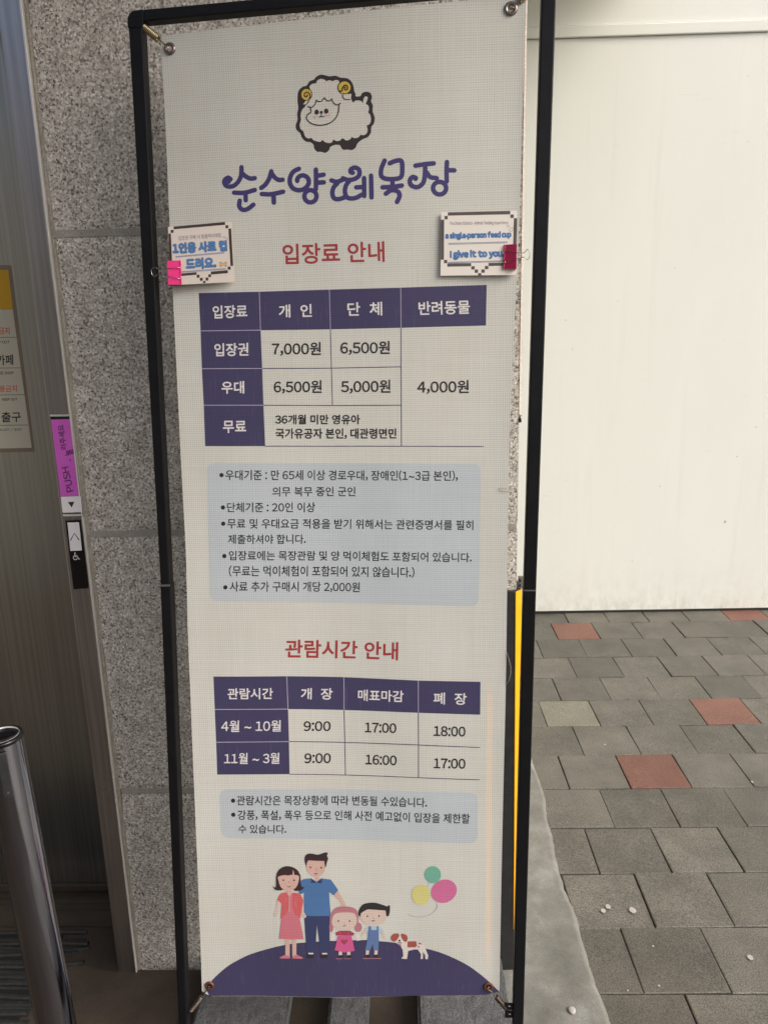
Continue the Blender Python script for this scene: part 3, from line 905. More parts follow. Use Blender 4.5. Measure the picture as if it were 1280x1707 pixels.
# --- small white pebble on the cement
bm = bmesh.new(); bmesh.ops.create_icosphere(bm, subdivisions=3, radius=1)
pc = on_z(953, 1685, .012)
mb = MB(); mb.add([(pc.x+v.co.x*.0085*(1+.15*v.co.y), pc.y+v.co.y*.0105, .0135+v.co.z*.0035) for v in bm.verts], [[v.index for v in f.verts] for f in bm.faces], M_SPOT); bm.free()
tag(mb.build('pebble', smooth=True, origin=(pc.x, pc.y, .011)), 'small flat white pebble lying on the cement right of the stand', 'pebble')

# ================================================================== BANNER STAND
stand = empty('banner_stand', SM.copy(), 'black square tube banner stand leaning towards the granite wall', 'stand')
FD = .011
def SP(x, y, d): u, v = S(x, y, d); return Vector((u, -d, v))
def post(p_top_o, p_top_i, p_bot_o, p_bot_i, name, ext=0.0, y0=-FD, y1=FD, bevel=.002):
    """square tube between two photo points of its front face; ext carries it on to the floor"""
    a = SP(*p_top_o, FD); b = SP(*p_top_i, FD); c = SP(*p_bot_o, FD); d = SP(*p_bot_i, FD)
    if ext:
        for_ = (ext-c.z)/(a.z-c.z); c = c+(a-c)*for_; d = d+(b-d)*for_
    q = [Vector((p.x, 0, p.z)) for p in (c, d, b, a)]
    mb = MB(); mb.add([(p.x, y0, p.z) for p in q]+[(p.x, y1, p.z) for p in q], [(0,1,2,3), (7,6,5,4), (0,4,5,1), (1,5,6,2), (2,6,7,3), (3,7,4,0)], M_BLACK)
    return mb.build(name, stand, bevel=bevel)
# upper posts run down to the sleeves; the sleeves carry on to the floor
post((214.5, 47), (237.5, 43), (268, 977), (283.6, 977), 'post')
post((903.5, -40), (928, -40), (872.8, 983), (893.4, 984), 'post')
post((267.6, 974.5), (284.6, 974), (297.6, 1695), (311.5, 1695), 'post_sleeve', .012, -FD-.0012, FD+.0012)
post((872.0, 982), (893.4, 981.5), (854.6, 1695), (872.4, 1695), 'post_sleeve', .012, -FD-.0012, FD+.0012)
def sbox(name, pts, m, y0, y1, bevel=0):
    q = [SP(*p, FD) for p in pts]; mb = MB()
    mb.add([(p.x, y0, p.z) for p in q]+[(p.x, y1, p.z) for p in q], [(0,1,2,3), (7,6,5,4), (0,4,5,1), (1,5,6,2), (2,6,7,3), (3,7,4,0)], m)
    return mb.build(name, stand, bevel=bevel)
sbox('scraped_seam', [(268.4, 977.5), (284, 977.2), (283.7, 974.2), (268.2, 974.5)], M_JOINT, -FD-.0016, -FD+.002)
sbox('scraped_seam', [(872.6, 985), (892.8, 985.3), (892.8, 983.4), (873, 983.2)], M_JOINT, -FD-.0016, -FD+.002)
# top bar and its chamfered corner elbow
sbox('top_bar', [(239, 35.0), (903, -25), (903, -46), (239, 15.5)], M_BLACK, -FD, FD, .002)
q = [(213.2, 46.6), (213.2, 28.4), (220.5, 18.2), (239.2, 15.2), (239.4, 37), (238, 46.4)]
mb = MB(); qq = [SP(*p, FD) for p in q]; n_ = len(qq)
mb.add([(p.x, -FD-.001, p.z) for p in qq]+[(p.x, FD+.001, p.z) for p in qq], [tuple(range(n_)), tuple(range(n_, 2*n_))[::-1]]+[(k, n_+k, n_+(k+1) % n_, (k+1) % n_) for k in range(n_)], M_BLACK)
mb.build('corner_elbow', stand, bevel=.0012)
mb = MB(); a = SP(903.5, -25, FD); b = SP(928.3, -50, FD)
mb.box((a.x, -FD-.001, a.z), (b.x, FD+.001, b.z), M_BLACK); mb.build('corner_elbow', stand, bevel=.003)
# foot bar behind the weights, off the picture, and two feet
mb = MB(); l_ = SP(318, 1900, FD).x; r_ = SP(880, 1900, FD).x
mb.box((-.29, -.010, .014), (.175, .010, .034), M_BLACK); mb.build('foot_bar', stand, bevel=.002)

# springs between frame and eyelets, in stand coordinates
def spring(a, b, r, turns, c0, c1, name='spring', m=None, hook0=True):
    """coil between fractions c0..c1 of the line a-b, straight hooks at its ends"""
    m = m or M_SPRING
    a, b = Vector(a), Vector(b); t = (b-a); L = t.length; t.normalize(); n1 = t.orthogonal().normalized(); n2 = t.cross(n1)
    pts = [a, a+t*L*c0*.7]
    K = turns*12
    for k in range(K+1):
        ph = 2*math.pi*k/12; pts.append(a+t*L*(c0+(c1-c0)*k/K)+(n1*math.cos(ph)+n2*math.sin(ph))*r)
    pts += [b-t*L*(1-c1)*.8, b-t*L*(1-c1)*.4]
    lp = [b+(t*math.cos(q)+n1*math.sin(q))*r*.62 for q in (3.6, 4.4, 5.2, 6.0, 6.9, 7.7, 8.5)]
    pts += lp
    mb = MB(); mb.tube(pts, r*.27, m, 6)
    return mb.build(name, stand, smooth=True)
def at(x, y, d=.004): return tuple(SP(x, y, d))
spring(at(236, 42), at(279, 77, .0022), .0050, 11, .10, .66)
spring(at(898, -28), at(853, 12, .0022), .0050, 11, .2, .72)
spring(at(314, 1690), at(348.5, 1646, .0022), .0044, 11, .12, .66, m=M_OLDSPRING)
spring(at(851, 1689), at(814.5, 1648, .0022), .0044, 11, .22, .66, m=M_OLDSPRING)
mb = MB()                                     # little black lug with a hole on the right post
for (xa, ya, hy) in ((848.5, 1677.5, 0), (849, 1690.5, 0)):
    c = SP(xa, ya, .006); r0, r1 = .0032, .0092
    n_ = 20
    vs = [(c.x+r0*math.cos(2*math.pi*k/n_), c.y+dd, c.z+r0*math.sin(2*math.pi*k/n_)) for dd in (-.002, .002) for k in range(n_)]
    vs += [(c.x+max(-r1, min(.012, 1.3*r1*math.cos(2*math.pi*k/n_))), c.y+dd, c.z+max(-r1*.72, min(r1*.72, 1.3*r1*math.sin(2*math.pi*k/n_)))) for dd in (-.002, .002) for k in range(n_)]
    fs = []
    for k in range(n_):
        k2 = (k+1) % n_
        fs += [(k, 2*n_+k, 2*n_+k2, k2)[::-1], (n_+k, n_+k2, 3*n_+k2, 3*n_+k)[::-1], (k, k2, n_+k2, n_+k), (2*n_+k, 3*n_+k, 3*n_+k2, 2*n_+k2)]
    mb.add(vs, fs, M_BLACK)
mb.build('lug', stand)

# ================================================================== BANNER
u0, v0 = S(585, 1661)
BO = Vector((u0, 0, v0))
BM = SM @ Matrix.Translation(BO)
banner = empty('price_banner', BM, 'tall pale woven banner with price table, opening hours and a family drawing', 'banner')
def bmap(x, y, d):
    u, v = S(x, y)
    return (u-BO.x, warp(u, v)-d, v-BO.z)
def curve1(pts, t):                           # smooth x at parameter along y-list
    P = spline(pts, 8)
    L = [0]
    for i in range(1, len(P)): L.append(L[-1]+math.dist(P[i-1], P[i]))
    s_ = t*L[-1]
    for i in range(1, len(P)):
        if L[i] >= s_-1e-9:
            f = (s_-L[i-1])/max(L[i]-L[i-1], 1e-9)
            return (P[i-1][0]+(P[i][0]-P[i-1][0])*f, P[i-1][1]+(P[i][1]-P[i-1][1])*f)
    return P[-1]
LE = [(266, 57.6), (272.5, 190), (280, 366), (290, 560), (301, 760), (310.5, 920), (314, 1040), (318.5, 1150), (328, 1400), (334.5, 1580), (336.5, 1653)]
RE = [(877, -8), (872.5, 130), (864, 400), (856, 560), (850, 700), (847, 820), (845, 960), (842.5, 1150), (838.5, 1320), (835, 1500), (832.5, 1655)]
TE = [(266, 57.6), (420, 41.5), (563, 26), (720, 8.8), (877, -8)]
BE = [(336.5, 1653), (349, 1661.5), (585, 1662.3), (808, 1660.5), (832.5, 1655)]
NXs, NZs = 60, 180
grid = []
cl = [curve1(LE, j/NZs) for j in range(NZs+1)]; cr = [curve1(RE, j/NZs) for j in range(NZs+1)]
ct = [curve1(TE, i/NXs) for i in range(NXs+1)]; cb = []
for i in range(NXs+1):
    x = BE[0][0]+(BE[-1][0]-BE[0][0])*i/NXs
    k = max(q for q in range(len(BE)-1) if BE[q][0] <= x+1e-6)
    f_ = (x-BE[k][0])/(BE[k+1][0]-BE[k][0]); cb.append((x, BE[k][1]+(BE[k+1][1]-BE[k][1])*f_))
for j in range(NZs+1):
    t = j/NZs
    for i in range(NXs+1):
        s_ = i/NXs
        p = []
        for k in (0, 1):
            a = (1-s_)*cl[j][k]+s_*cr[j][k] + (1-t)*ct[i][k]+t*cb[i][k] - ((1-s_)*(1-t)*ct[0][k]+s_*(1-t)*ct[-1][k]+(1-s_)*t*cb[0][k]+s_*t*cb[-1][k])
            p.append(a)
        grid.append(tuple(p))
mb = MB(); n1 = len(grid); W_ = NXs+1
fr = [bmap(x, y, 0) for x, y in grid]; bk = [bmap(x, y, -.0006) for x, y in grid]
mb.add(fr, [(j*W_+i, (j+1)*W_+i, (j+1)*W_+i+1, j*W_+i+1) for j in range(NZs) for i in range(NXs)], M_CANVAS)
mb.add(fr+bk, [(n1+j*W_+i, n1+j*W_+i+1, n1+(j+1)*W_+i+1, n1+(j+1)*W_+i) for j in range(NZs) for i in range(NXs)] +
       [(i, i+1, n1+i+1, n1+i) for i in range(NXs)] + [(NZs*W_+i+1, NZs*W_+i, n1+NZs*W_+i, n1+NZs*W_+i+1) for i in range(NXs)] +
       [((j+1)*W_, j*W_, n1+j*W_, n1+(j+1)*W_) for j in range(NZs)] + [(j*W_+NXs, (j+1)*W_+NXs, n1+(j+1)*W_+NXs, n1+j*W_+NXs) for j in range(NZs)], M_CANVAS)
fo = mb.build('fabric', banner, smooth=True)
for p in fo.data.polygons:
    if p.index >= NXs*NZs: p.use_smooth = False
def bprint(): return Print(bmap)
# eyelets
def eyelet(x, y, m, r=.0098):
    u, v = S(x, y); c = Vector(bmap(x, y, .0016)); mb = MB(); n_ = 28
    prof = [(r*.46, .0), (r*.52, -.0012), (r*.75, -.0019), (r*.95, -.0011), (r, .0009)]
    vs = [(c.x+q*math.cos(2*math.pi*k/n_), c.y+dy, c.z+q*math.sin(2*math.pi*k/n_)) for q, dy in prof for k in range(n_)]
    mb.add(vs, [(a*n_+k, (a+1)*n_+k, (a+1)*n_+(k+1) % n_, a*n_+(k+1) % n_) for a in range(len(prof)-1) for k in range(n_)], m)
    go = mb.build('eyelet', banner, smooth=True)
    mb = MB(); mb.add([(c.x+r*.47*math.cos(2*math.pi*k/n_), c.y+.0006, c.z+r*.47*math.sin(2*math.pi*k/n_)) for k in range(n_)], [tuple(range(n_))[::-1]], M_GRANITE if m is M_GROMMET else M_HOLE)
    mb.build('eyelet_hole', go)
    return go
eyelet(281.5, 79, M_GROMMET); eyelet(851, 15.5, M_GROMMET, .0108)
for x, y in ((349.5, 1643.5), (814, 1646)): eyelet(x, y, M_RUST, .0098)['label'] = 'rusty bottom eyelet'

# sheep emblem
zs = lambda L: [(480+a/8, 110+b/8) for a, b in L]
P = bprint()
P.poly(spline(zs([(440,122),(500,132),(560,146),(640,140),(700,165),(790,176),(850,220),(880,290),(890,350),(905,388),(910,418),(970,415),(990,380),(1040,360),(1100,375),(1125,430),(1112,485),(1135,540),(1133,620),(1160,700),(1150,780),(1115,830),(1110,900),(1070,960),(1000,990),(935,1040),(905,1100),(860,1130),(800,1124),(740,1125),(710,1090),(695,1064),(630,1060),(570,1086),(550,1130),(500,1165),(450,1150),(390,1146),(352,1100),(345,1058),(305,1022),(240,1010),(190,960),(165,900),(115,850),(105,790),(130,720),(125,640),(140,560),(130,480),(130,400),(145,330),(200,280),(250,265),(290,210),(350,185),(380,150)]), 4, True), I_BLACK)
P.up(.0001)
P.poly(spline(zs([(445,178),(490,190),(513,212)]), 5)[:-1]+spline(zs([(515,214),(540,203),(570,202),(598,213)]), 4)[:-1]+spline(zs([(600,213),(640,197),(678,206),(692,240),(700,300),(735,350),(800,385),(850,395),(846,440),(868,505)]), 4)[:-1]
       +spline(zs([(872,502),(905,478),(950,475),(990,490),(1004,515),(1010,460),(1030,425),(1055,424),(1068,440),(1055,490),(1042,518),(1075,545),(1085,590),(1072,632)]), 4)[:-1]
       +spline(zs([(1074,634),(1100,670),(1110,730),(1095,785),(1052,808)]), 4)[:-1]+spline(zs([(1054,812),(1066,860),(1055,910),(1015,935),(978,928)]), 4)[:-1]
       +spline(zs([(972,930),(940,965),(890,974),(858,955)]), 4)[:-1]+spline(zs([(855,957),(830,990),(780,1002),(735,970)]), 4)[:-1]+spline(zs([(728,970),(700,1000),(655,1010),(614,990)]), 4)[:-1]
       +spline(zs([(608,990),(585,1028),(535,1032),(495,1020),(470,992)]), 4)[:-1]+spline(zs([(462,993),(435,1016),(380,1008),(340,990),(322,965)]), 4)[:-1]+spline(zs([(316,965),(270,970),(230,940),(212,878)]), 4)[:-1]
       +spline(zs([(208,872),(170,840),(160,785),(178,720)]), 4)[:-1]+spline(zs([(178,714),(172,660),(190,590),(240,535),(200,525),(240,470),(290,440),(325,370),(290,290),(320,248),(374,240)]), 4)[:-1]+spline(zs([(378,236),(400,195),(445,178)]), 4)[:-1], I_FACE)
P.up(.00012)
P.poly(zs(ell(250, 385, 78, 84)), I_BLACK); P.poly(zs(ell(756, 300, 95, 92)), I_BLACK)
P.up(.00008)
P.poly(zs(ell(250, 385, 68, 74)), I_HORN); P.poly(zs(ell(758, 300, 82, 80)), I_HORN)
P.up(.00008)
P.stroke(zs([(290,440),(300,400),(275,360),(240,358),(222,385),(232,412),(258,410),(262,392)]), 2.1, I_BLACK)
P.stroke(zs([(690,345),(722,345),(735,300),(765,268),(795,285),(795,325),(768,330),(758,305),(768,295)]), 2.3, I_BLACK)
P.poly(zs([(715,345),(735,395),(790,400),(838,382),(852,392),(846,440),(815,455),(765,452),(738,430)]), I_FACE)
P.up(.00008)
P.stroke(zs([(732,392),(738,430),(770,456),(835,461)]), 1.5, I_BLACK)
P.stroke(zs([(195,522),(232,522),(265,500),(285,466)]), 1.5, I_BLACK)
for seg in ([(270,545),(310,556),(345,540),(372,500),(380,462)], [(380,464),(420,482),(450,478),(478,445),(490,430)], [(490,430),(515,462),(550,475),(575,462),(590,448)], [(590,448),(605,490),(640,525),(672,525),(706,508)]):
    P.stroke(zs(seg), 1.7, I_BLACK)
P.stroke(zs([(303,562),(312,620),(275,645),(250,695),(290,755),(370,790),(470,795),(570,765),(640,705),(675,630),(686,530)]), 1.8, I_BLACK)
for c in ((388, 622, 29, 34), (516, 610, 29, 34), (450, 624, 19, 19)): P.poly(zs(ell(*c)), I_BLACK)
P.poly(zs(ell(370, 682, 24, 18)), I_BLUSH); P.poly(zs(ell(545, 656, 30, 20)), I_BLUSH)
P.stroke(zs([(450,640),(450,675)]), 1.2, I_BLACK); P.stroke(zs([(420,682),(437,688),(450,676),(470,686),(492,674)]), 1.2, I_BLACK)
P.build('sheep_emblem', banner)

# title lettering drawn as brush strokes
P = bprint(); ta = lambda L: [(360+a/6.095, 255+b/6.095) for a, b in L]; tb_ = lambda L: [(540+a/5.565, 255+b/5.565) for a, b in L]
WT = 7.7
for L in ([(132,272),(122,292),(112,262),(122,246)], [(146,262),(122,248),(92,262),(80,295),(105,332),(165,335),(215,300),(248,245),(258,190),(258,142)], [(266,205),(305,238),(350,258),(394,254)], [(182,400),(285,402),(394,375)], [(300,405),(302,478)], [(240,482),(236,540),(268,574),(320,568),(380,524)],
          [(460,354),(505,318),(542,258),(563,186)], [(566,205),(600,250),(640,274),(678,272)], [(466,416),(560,419),(684,394)], [(586,420),(590,504)],
          [(845,162),(790,190),(757,245),(755,310),(788,362),(850,380),(908,360),(944,312),(936,258),(892,230),(850,240),(828,268),(828,285)], [(1018,172),(1020,270),(1018,372)], [(1030,235),(1096,224)], [(1030,305),(1098,302)]):
    P.stroke(ta(L), WT, I_TITLE)
P.stroke(ta(ell(962, 442, 62, 62, 16)), WT, I_TITLE, closed=True)
for L in ([(72,258),(120,272),(188,250)], [(128,285),(92,325),(80,380),(98,424),(142,432),(205,412)], [(178,240),(230,256),(290,246),(330,212),(328,162),(288,142),(252,160),(252,184),(270,190)], [(240,262),(206,310),(198,370),(222,420),(290,424),(352,394)], [(375,240),(377,405)], [(302,325),(362,322)], [(440,218),(444,418)],
          [(565,80),(536,150),(532,215),(570,245),(655,250),(718,228),(728,150),(718,82),(660,85),(612,104)], [(637,255),(638,318)], [(546,326),(640,322),(724,310)], [(577,384),(625,354),(682,362),(704,402),(680,460)],
          [(850,126),(940,112),(1018,104)], [(940,125),(936,220),(918,288),(868,324),(812,308),(797,266),(820,232),(852,238),(850,248)], [(955,190),(985,230),(1045,240)], [(1140,90),(1136,180),(1138,270)], [(1140,166),(1208,166)]):
    P.stroke(tb_(L), WT, I_TITLE)
P.stroke(tb_(ell(1072, 332, 60, 58, 16)), WT, I_TITLE, closed=True)
P.build('title_lettering', banner)
P = bprint(); P.text('입장료 안내', 472, 641, 440.5, 436.5, 33, I_RED, .75); P.build('price_heading', banner)
P = bprint(); P.text('관람시간 안내', 475.5, 662.5, 1096.5, 1101, 29, I_RED, .75); P.build('hours_heading', banner)

def table(name, cols_top, rows, fills, pale, dark, texts):
    """rows: per row boundary the points at each column line; fills: (r0, r1, c0, c1) dark cells"""
    P = bprint()
    for r0, r1, c0, c1 in fills:
        a = [rows[r0][c] for c in range(c0, c1+1)]; b = [rows[r1][c] for c in range(c1, c0-1, -1)]
        lft = [rows[r][c0] for r in range(r1-1, r0, -1)]; rgt_ = [rows[r][c1] for r in range(r0+1, r1)]
        P.poly(a+rgt_+b+lft, I_NAVY)
    t = P.build(name, banner)
    P = bprint().up(.00012)
    for (r0, c0), (r1, c1) in pale: P.line(rows[r0][c0], rows[r1][c1], 1.2, I_PALE)
    for (r0, c0), (r1, c1) in dark: P.line(rows[r0][c0], rows[r1][c1], 1.25, I_LINE)
    P.build('rule_lines', t)
    for tx in texts: P = bprint().up(.0002); P.text(*tx); P.build('table_lettering', t)
    return t
r1 = [[(330.2,488),(432.4,486.2),(549.4,483),(668,480),(811,475)], [(333.5,551.4),(434.5,550.4),(551,549),(668.6,546.6),(809.7,542.6)], [(336,614.5),(437.2,614.2),(552.7,613.6),(668.6,611.4),(808,608)],
      [(339.4,675.5),(439.4,675.5),(554.4,676),(669,675.4),(807,674)], [(342.2,743.7),(442.2,743.7),(556,743.8),(669.2,743.7),(805.7,744.2)]]
B_ = .5
table('price_table', None, r1, [(0,1,0,4), (1,4,0,1)], [((0,1),(1,1)),((0,2),(1,2)),((0,3),(1,3)),((1,0),(1,1)),((2,0),(2,1)),((3,0),(3,1))],
      [((1,2),(2,2)),((2,2),(3,2)),((1,3),(2,3)),((2,3),(3,3)),((3,3),(4,3)),((2,1),(2,2)),((2,2),(2,3)),((3,1),(3,2)),((3,2),(3,3)),((4,1),(4,2)),((4,2),(4,3)),((4,3),(4,4))],
      [('입장료', 354.7, 412.2, 530.8, 529, 21, I_WHITE, B_), ('개  인', 465.6, 519.8, 529.4, 528.2, 21, I_WHITE, B_), ('단  체', 580, 637, 526.8, 525.8, 22, I_WHITE, B_), ('반려동물', 698.4, 782.8, 525.4, 522.8, 22, I_WHITE, B_),
       ('입장권', 357.5, 414, 593.8, 592.8, 21, I_WHITE, B_), ('우대', 369.6, 407, 656, 655.6, 20, I_WHITE, B_), ('무료', 372.2, 410.4, 721.4, 721, 19.5, I_WHITE, B_),
       ('7,000원', 453.8, 534.8, 593, 592.4, 22, I_TEXT, .45), ('6,500원', 568, 649.6, 591.4, 590.8, 22, I_TEXT, .45), ('6,500원', 457, 536, 656, 655.6, 21.5, I_TEXT, .45), ('5,000원', 569.3, 650.6, 655.8, 655.2, 22, I_TEXT, .45), ('4,000원', 696, 780.8, 656.4, 655.8, 22, I_TEXT, .45),
       ('36개월 미만 영유아', 459.3, 600, 707, 707, 15.5, I_TEXT, .45), ('국가유공자 본인, 대관령면민', 459.7, 660.4, 731.4, 731.4, 17, I_TEXT, .45)])
r2 = [[(356.8,1127),(477.7,1128.2),(572.6,1130.7),(697,1135),(800.5,1136.2)], [(358.9,1181.8),(479.8,1183),(573,1185.6),(697.2,1188.7),(800,1191)], [(361,1236.6),(481.4,1237.3),(574.3,1239.8),(697.5,1242.2),(799.8,1245.5)], [(362.7,1290.8),(482.3,1291.7),(575.3,1294.2),(697.5,1296.7),(799,1299.5)]]
table('hours_table', None, r2, [(0,1,0,4), (1,3,0,1)], [((0,1),(1,1)),((0,2),(1,2)),((0,3),(1,3)),((1,0),(1,1)),((2,0),(2,1))],
      [((1,2),(2,2)),((2,2),(3,2)),((1,3),(2,3)),((2,3),(3,3)),((2,1),(2,2)),((2,2),(2,3)),((2,3),(2,4)),((3,1),(3,2)),((3,2),(3,3)),((3,3),(3,4))],
      [('관람시간', 380.2, 454.6, 1165, 1165.6, 18, I_WHITE, .4), ('개  장', 501.3, 553.2, 1167, 1168, 18.5, I_WHITE, .4), ('매표마감', 596.3, 672, 1169.8, 1171, 18.5, I_WHITE, .4), ('폐  장', 722.5, 777.2, 1173.6, 1174.6, 19, I_WHITE, .4),
       ('4월 ~ 10월', 369.6, 467.8, 1219.2, 1220, 18.5, I_WHITE, .3), ('11월 ~ 3월', 374.4, 465.4, 1273, 1273.8, 18, I_WHITE, .3),
       ('9:00', 506, 550.2, 1220, 1220.6, 16, I_TEXT, .4), ('9:00', 507.4, 550.6, 1273.6, 1274, 16, I_TEXT, .4), ('17:00', 608, 660, 1222.4, 1223, 16, I_TEXT, .4), ('18:00', 723, 775.2, 1226.6, 1227.4, 16.2, I_TEXT, .4), ('16:00', 609, 660.6, 1276, 1276.8, 16, I_TEXT, .4), ('17:00', 723, 775.2, 1280.4, 1281, 16.2, I_TEXT, .4)])
def rrect(c, r=14):
    out = []
    for i in range(4):
        p = Vector(c[i]); a = (Vector(c[i-1])-p).normalized(); b = (Vector(c[(i+1) % 4])-p).normalized()
        for k in range(7):
            t = k/6; q = p+a*r*(1-t)**2+b*r*t**2; out.append((q.x, q.y))
    return out
def panel(name, c, bullets, texts):
    P = bprint(); P.poly(rrect(c), I_PANEL); o = P.build(name, banner)
    for t in texts:
        P = bprint().up(.00012); P.text(*t)
        for x, y in bullets:
            if abs(y-(t[3]-7)) < 9 and x < t[1] < x+14: P.poly(ell(x, y, 3.6, 3.6, 14), I_TEXT)
        P.build('notice_lettering', o)
T_ = I_TEXT; b_ = .24
panel('price_notice', [(345, 771.5), (801.5, 773.5), (797, 1011), (351, 1001.5)], [(369.7,792),(372.2,845.8),(372.8,872.8),(374.7,926.6),(376.4,978.7)],
      [('우대기준 : 만 65세 이상 경로우대, 장애인(1~3급 본인),', 376.4, 762.5, 800.5, 802, 17.5, T_, b_), ('의무 복무 중인 군인', 454.4, 592, 827.4, 827.4, 15.5, T_, b_), ('단체기준 : 20인 이상', 379.1, 525, 853.6, 854, 16, T_, b_),
       ('무료 및 우대요금 적용을 받기 위해서는 관련증명서를 필히', 379.6, 788.4, 880.6, 883.4, 16, T_, b_), ('제출하셔야 합니다.', 381, 509, 906.4, 906.8, 15.5, T_, b_), ('입장료에는 목장관람 및 양 먹이체험도 포함되어 있습니다.', 382.3, 785.6, 933.6, 937.2, 15.8, T_, b_),
       ('(무료는 먹이체험이 포함되어 있지 않습니다.)', 382.3, 690.4, 960.4, 963.4, 18, T_, b_), ('사료 추가 구매시 개당 2,000원', 383.8, 599, 986, 988.6, 17, T_, b_)])
panel('hours_notice', [(366, 1315.5), (795.5, 1321), (795.5, 1406), (369, 1397)], [(388.7,1334.8),(389,1358.4)],
      [('관람시간은 목장상황에 따라 변동될 수있습니다.', 395, 711.2, 1342.6, 1346.2, 16, T_, b_), ('강풍, 폭설, 폭우 등으로 인해 사전 예고없이 입장을 제한할', 396.3, 782.6, 1367.4, 1373, 16.6, T_, b_), ('수 있습니다.', 397.5, 476.8, 1389.8, 1390.6, 14.6, T_, b_)])

# --- family drawing
f1 = lambda L: [(440+a/8.129, 1410+b/8.129) for a, b in L]
f2 = lambda L: [(540+a/6.4, 1490+b/6.4) for a, b in L]
f3 = lambda L: [(580+a/4, 1300+b/4) for a, b in L]
P = bprint().up(.0002)
hill = spline([(345,1652),(354,1634.5),(377.7,1613),(400,1600),(420.6,1591),(454,1581),(482.6,1574.6),(509,1571.6),(552,1568.8),(610,1568),(631,1569.8),(660,1573),(709,1582),(740,1591),(775,1607.5),(800,1625),(818,1641),(832,1655)], 4)
P.poly(hill+[(808,1660.2),(700,1661.2),(585,1661.8),(460,1661.4),(349,1660.9)], I_NAVY, 9)
fam = P.build('family_picture', banner)
def fp(): return bprint().up(.00035)
def face(P, tr, e1, e2, nose, mouth, s_):
    for e in (e1, e2): P.poly(tr(ell(e[0], e[1], s_, s_, 12)), I_BLKHAIR)
    P.stroke(tr(nose), .8, I_MAROON); P.stroke(tr(mouth), 1.1, I_HAIR)
P = fp()                                       # man
P.poly(f1([(940,660),(1000,620),(1050,700),(1100,790),(1105,830),(1050,830),(1040,780)]), I_SKIN)
P.poly(f1([(690,400),(690,460),(715,500),(745,460),(745,400)]), I_SKIN)
P.poly(f1(spline([(575,220),(570,290),(600,370),(650,415),(700,430),(760,415),(810,365),(830,290),(822,215),(700,190)], 4, True)), I_SKIN)
P.up(.00012)
P.poly(f1([(545,950),(893,950),(890,1290),(870,1300),(868,1430),(760,1440),(748,1290),(718,1065),(705,1290),(690,1440),(580,1440),(568,1300)]), I_PANTS)
P.poly(f1([(530,458),(640,448),(712,498),(770,448),(905,468),(1006,610),(945,676),(880,635),(905,955),(545,955),(542,640),(495,664),(470,640),(505,480)]), I_SHIRT)
P.up(.00012)
P.poly(f1([(640,452),(712,500),(690,510),(636,512)]), I_PANTS); P.poly(f1([(785,452),(712,500),(735,512),(785,514)]), I_PANTS)
P.poly(f1(spline([(572,290),(552,210),(556,150),(590,118),(650,115),(725,130),(790,112),(830,100),(862,108),(852,150),(868,180),(850,240),(838,298)], 4)+[(826,290),(815,215),(700,212),(600,205),(580,240)]), I_HAIR)
face(P, f1, (628, 300), (774, 306), [(704,320),(712,342)], [(684,378),(704,392),(722,378)], 12)
for x in (603, 790): P.poly(f1([(x,1450),(x+66,1450),(x+66,1470),(x,1470)]), I_DOGW); P.poly(f1([(x-28,1472),(x+74,1472),(x+70,1520),(x-24,1520)]), I_BLKHAIR)
P.build('printed_man', fam)
P = fp().up(.00012)                             # woman
P.poly(f1([(180,740),(232,760),(200,880),(175,970),(150,965),(130,940),(160,880)]), I_SKIN2)
P.poly(f1([(470,750),(520,745),(530,880),(575,960),(560,985),(530,960),(505,900)]), I_SKIN2)
P.poly(f1([(290,1260),(348,1260),(348,1480),(355,1525),(215,1530),(215,1518),(290,1480)]), I_SKIN); P.poly(f1([(382,1260),(438,1260),(440,1475),(525,1515),(525,1530),(385,1525)]), I_SKIN)
P.poly(f1([(215,1518),(290,1482),(350,1500),(352,1530),(215,1533)]), I_PINK); P.poly(f1([(385,1500),(445,1478),(525,1516),(525,1533),(385,1530)]), I_PINK)
P.up(.00012)
P.poly(f1([(300,640),(400,640),(480,960),(540,1265),(370,1275),(205,1265),(240,960)]), I_PINK)
P.poly(f1([(290,560),(385,560),(370,660),(345,690),(318,660)]), I_SKIN)
P.poly(f1([(240,645),(305,632),(335,700),(340,860),(300,930),(225,1000),(240,790),(180,740),(205,680)]), I_CORAL); P.poly(f1([(470,650),(395,640),(385,700),(385,850),(420,930),(492,990),(480,790),(535,745),(505,680)]), I_CORAL)
P.up(.00012)
P.poly(f1(spline([(120,555),(155,570),(165,520),(165,420),(195,340),(260,292),(325,282),(400,300),(460,345),(495,420),(498,520),(520,565),(550,562),(500,610),(420,615),(405,600),(250,600),(240,608),(160,605)], 4, True)), I_HAIR)
P.up(.00012)
P.poly(f1(spline([(198,420),(198,480),(225,560),(280,605),(330,615),(390,600),(440,560),(468,490),(466,410),(330,400)], 4, True)), I_SKIN)
P.poly(f1([(196,412),(470,402),(455,350),(300,330),(215,360)]), I_HAIR); P.poly(f1([(390,340),(400,342),(412,406),(386,406)]), I_SKIN)
face(P, f1, (262, 470), (408, 472), [(335,490),(342,505)], [(320,552),(340,564),(362,552)], 12)
P.stroke(f1([(344,670),(342,900)]), .8, I_SKIN2)
P.build('printed_woman', fam)
P = fp().up(.00012)                             # girl
P.poly(f2([(75,430),(130,425),(100,500),(65,498)]), I_DOGW); P.poly(f2([(330,430),(380,440),(390,500),(345,505)]), I_DOGW)
for x in (160, 248): P.poly(f2([(x,615),(x+32,615),(x+38,670),(x-4,670)]), I_SKIN2); P.poly(f2([(x-6,655),(x+40,652),(x+44,680),(x-2,682)]), I_BLKHAIR); P.line(*f2([(x-32,692),(x+38,692)]), 1.0, I_ROSEHAIR)
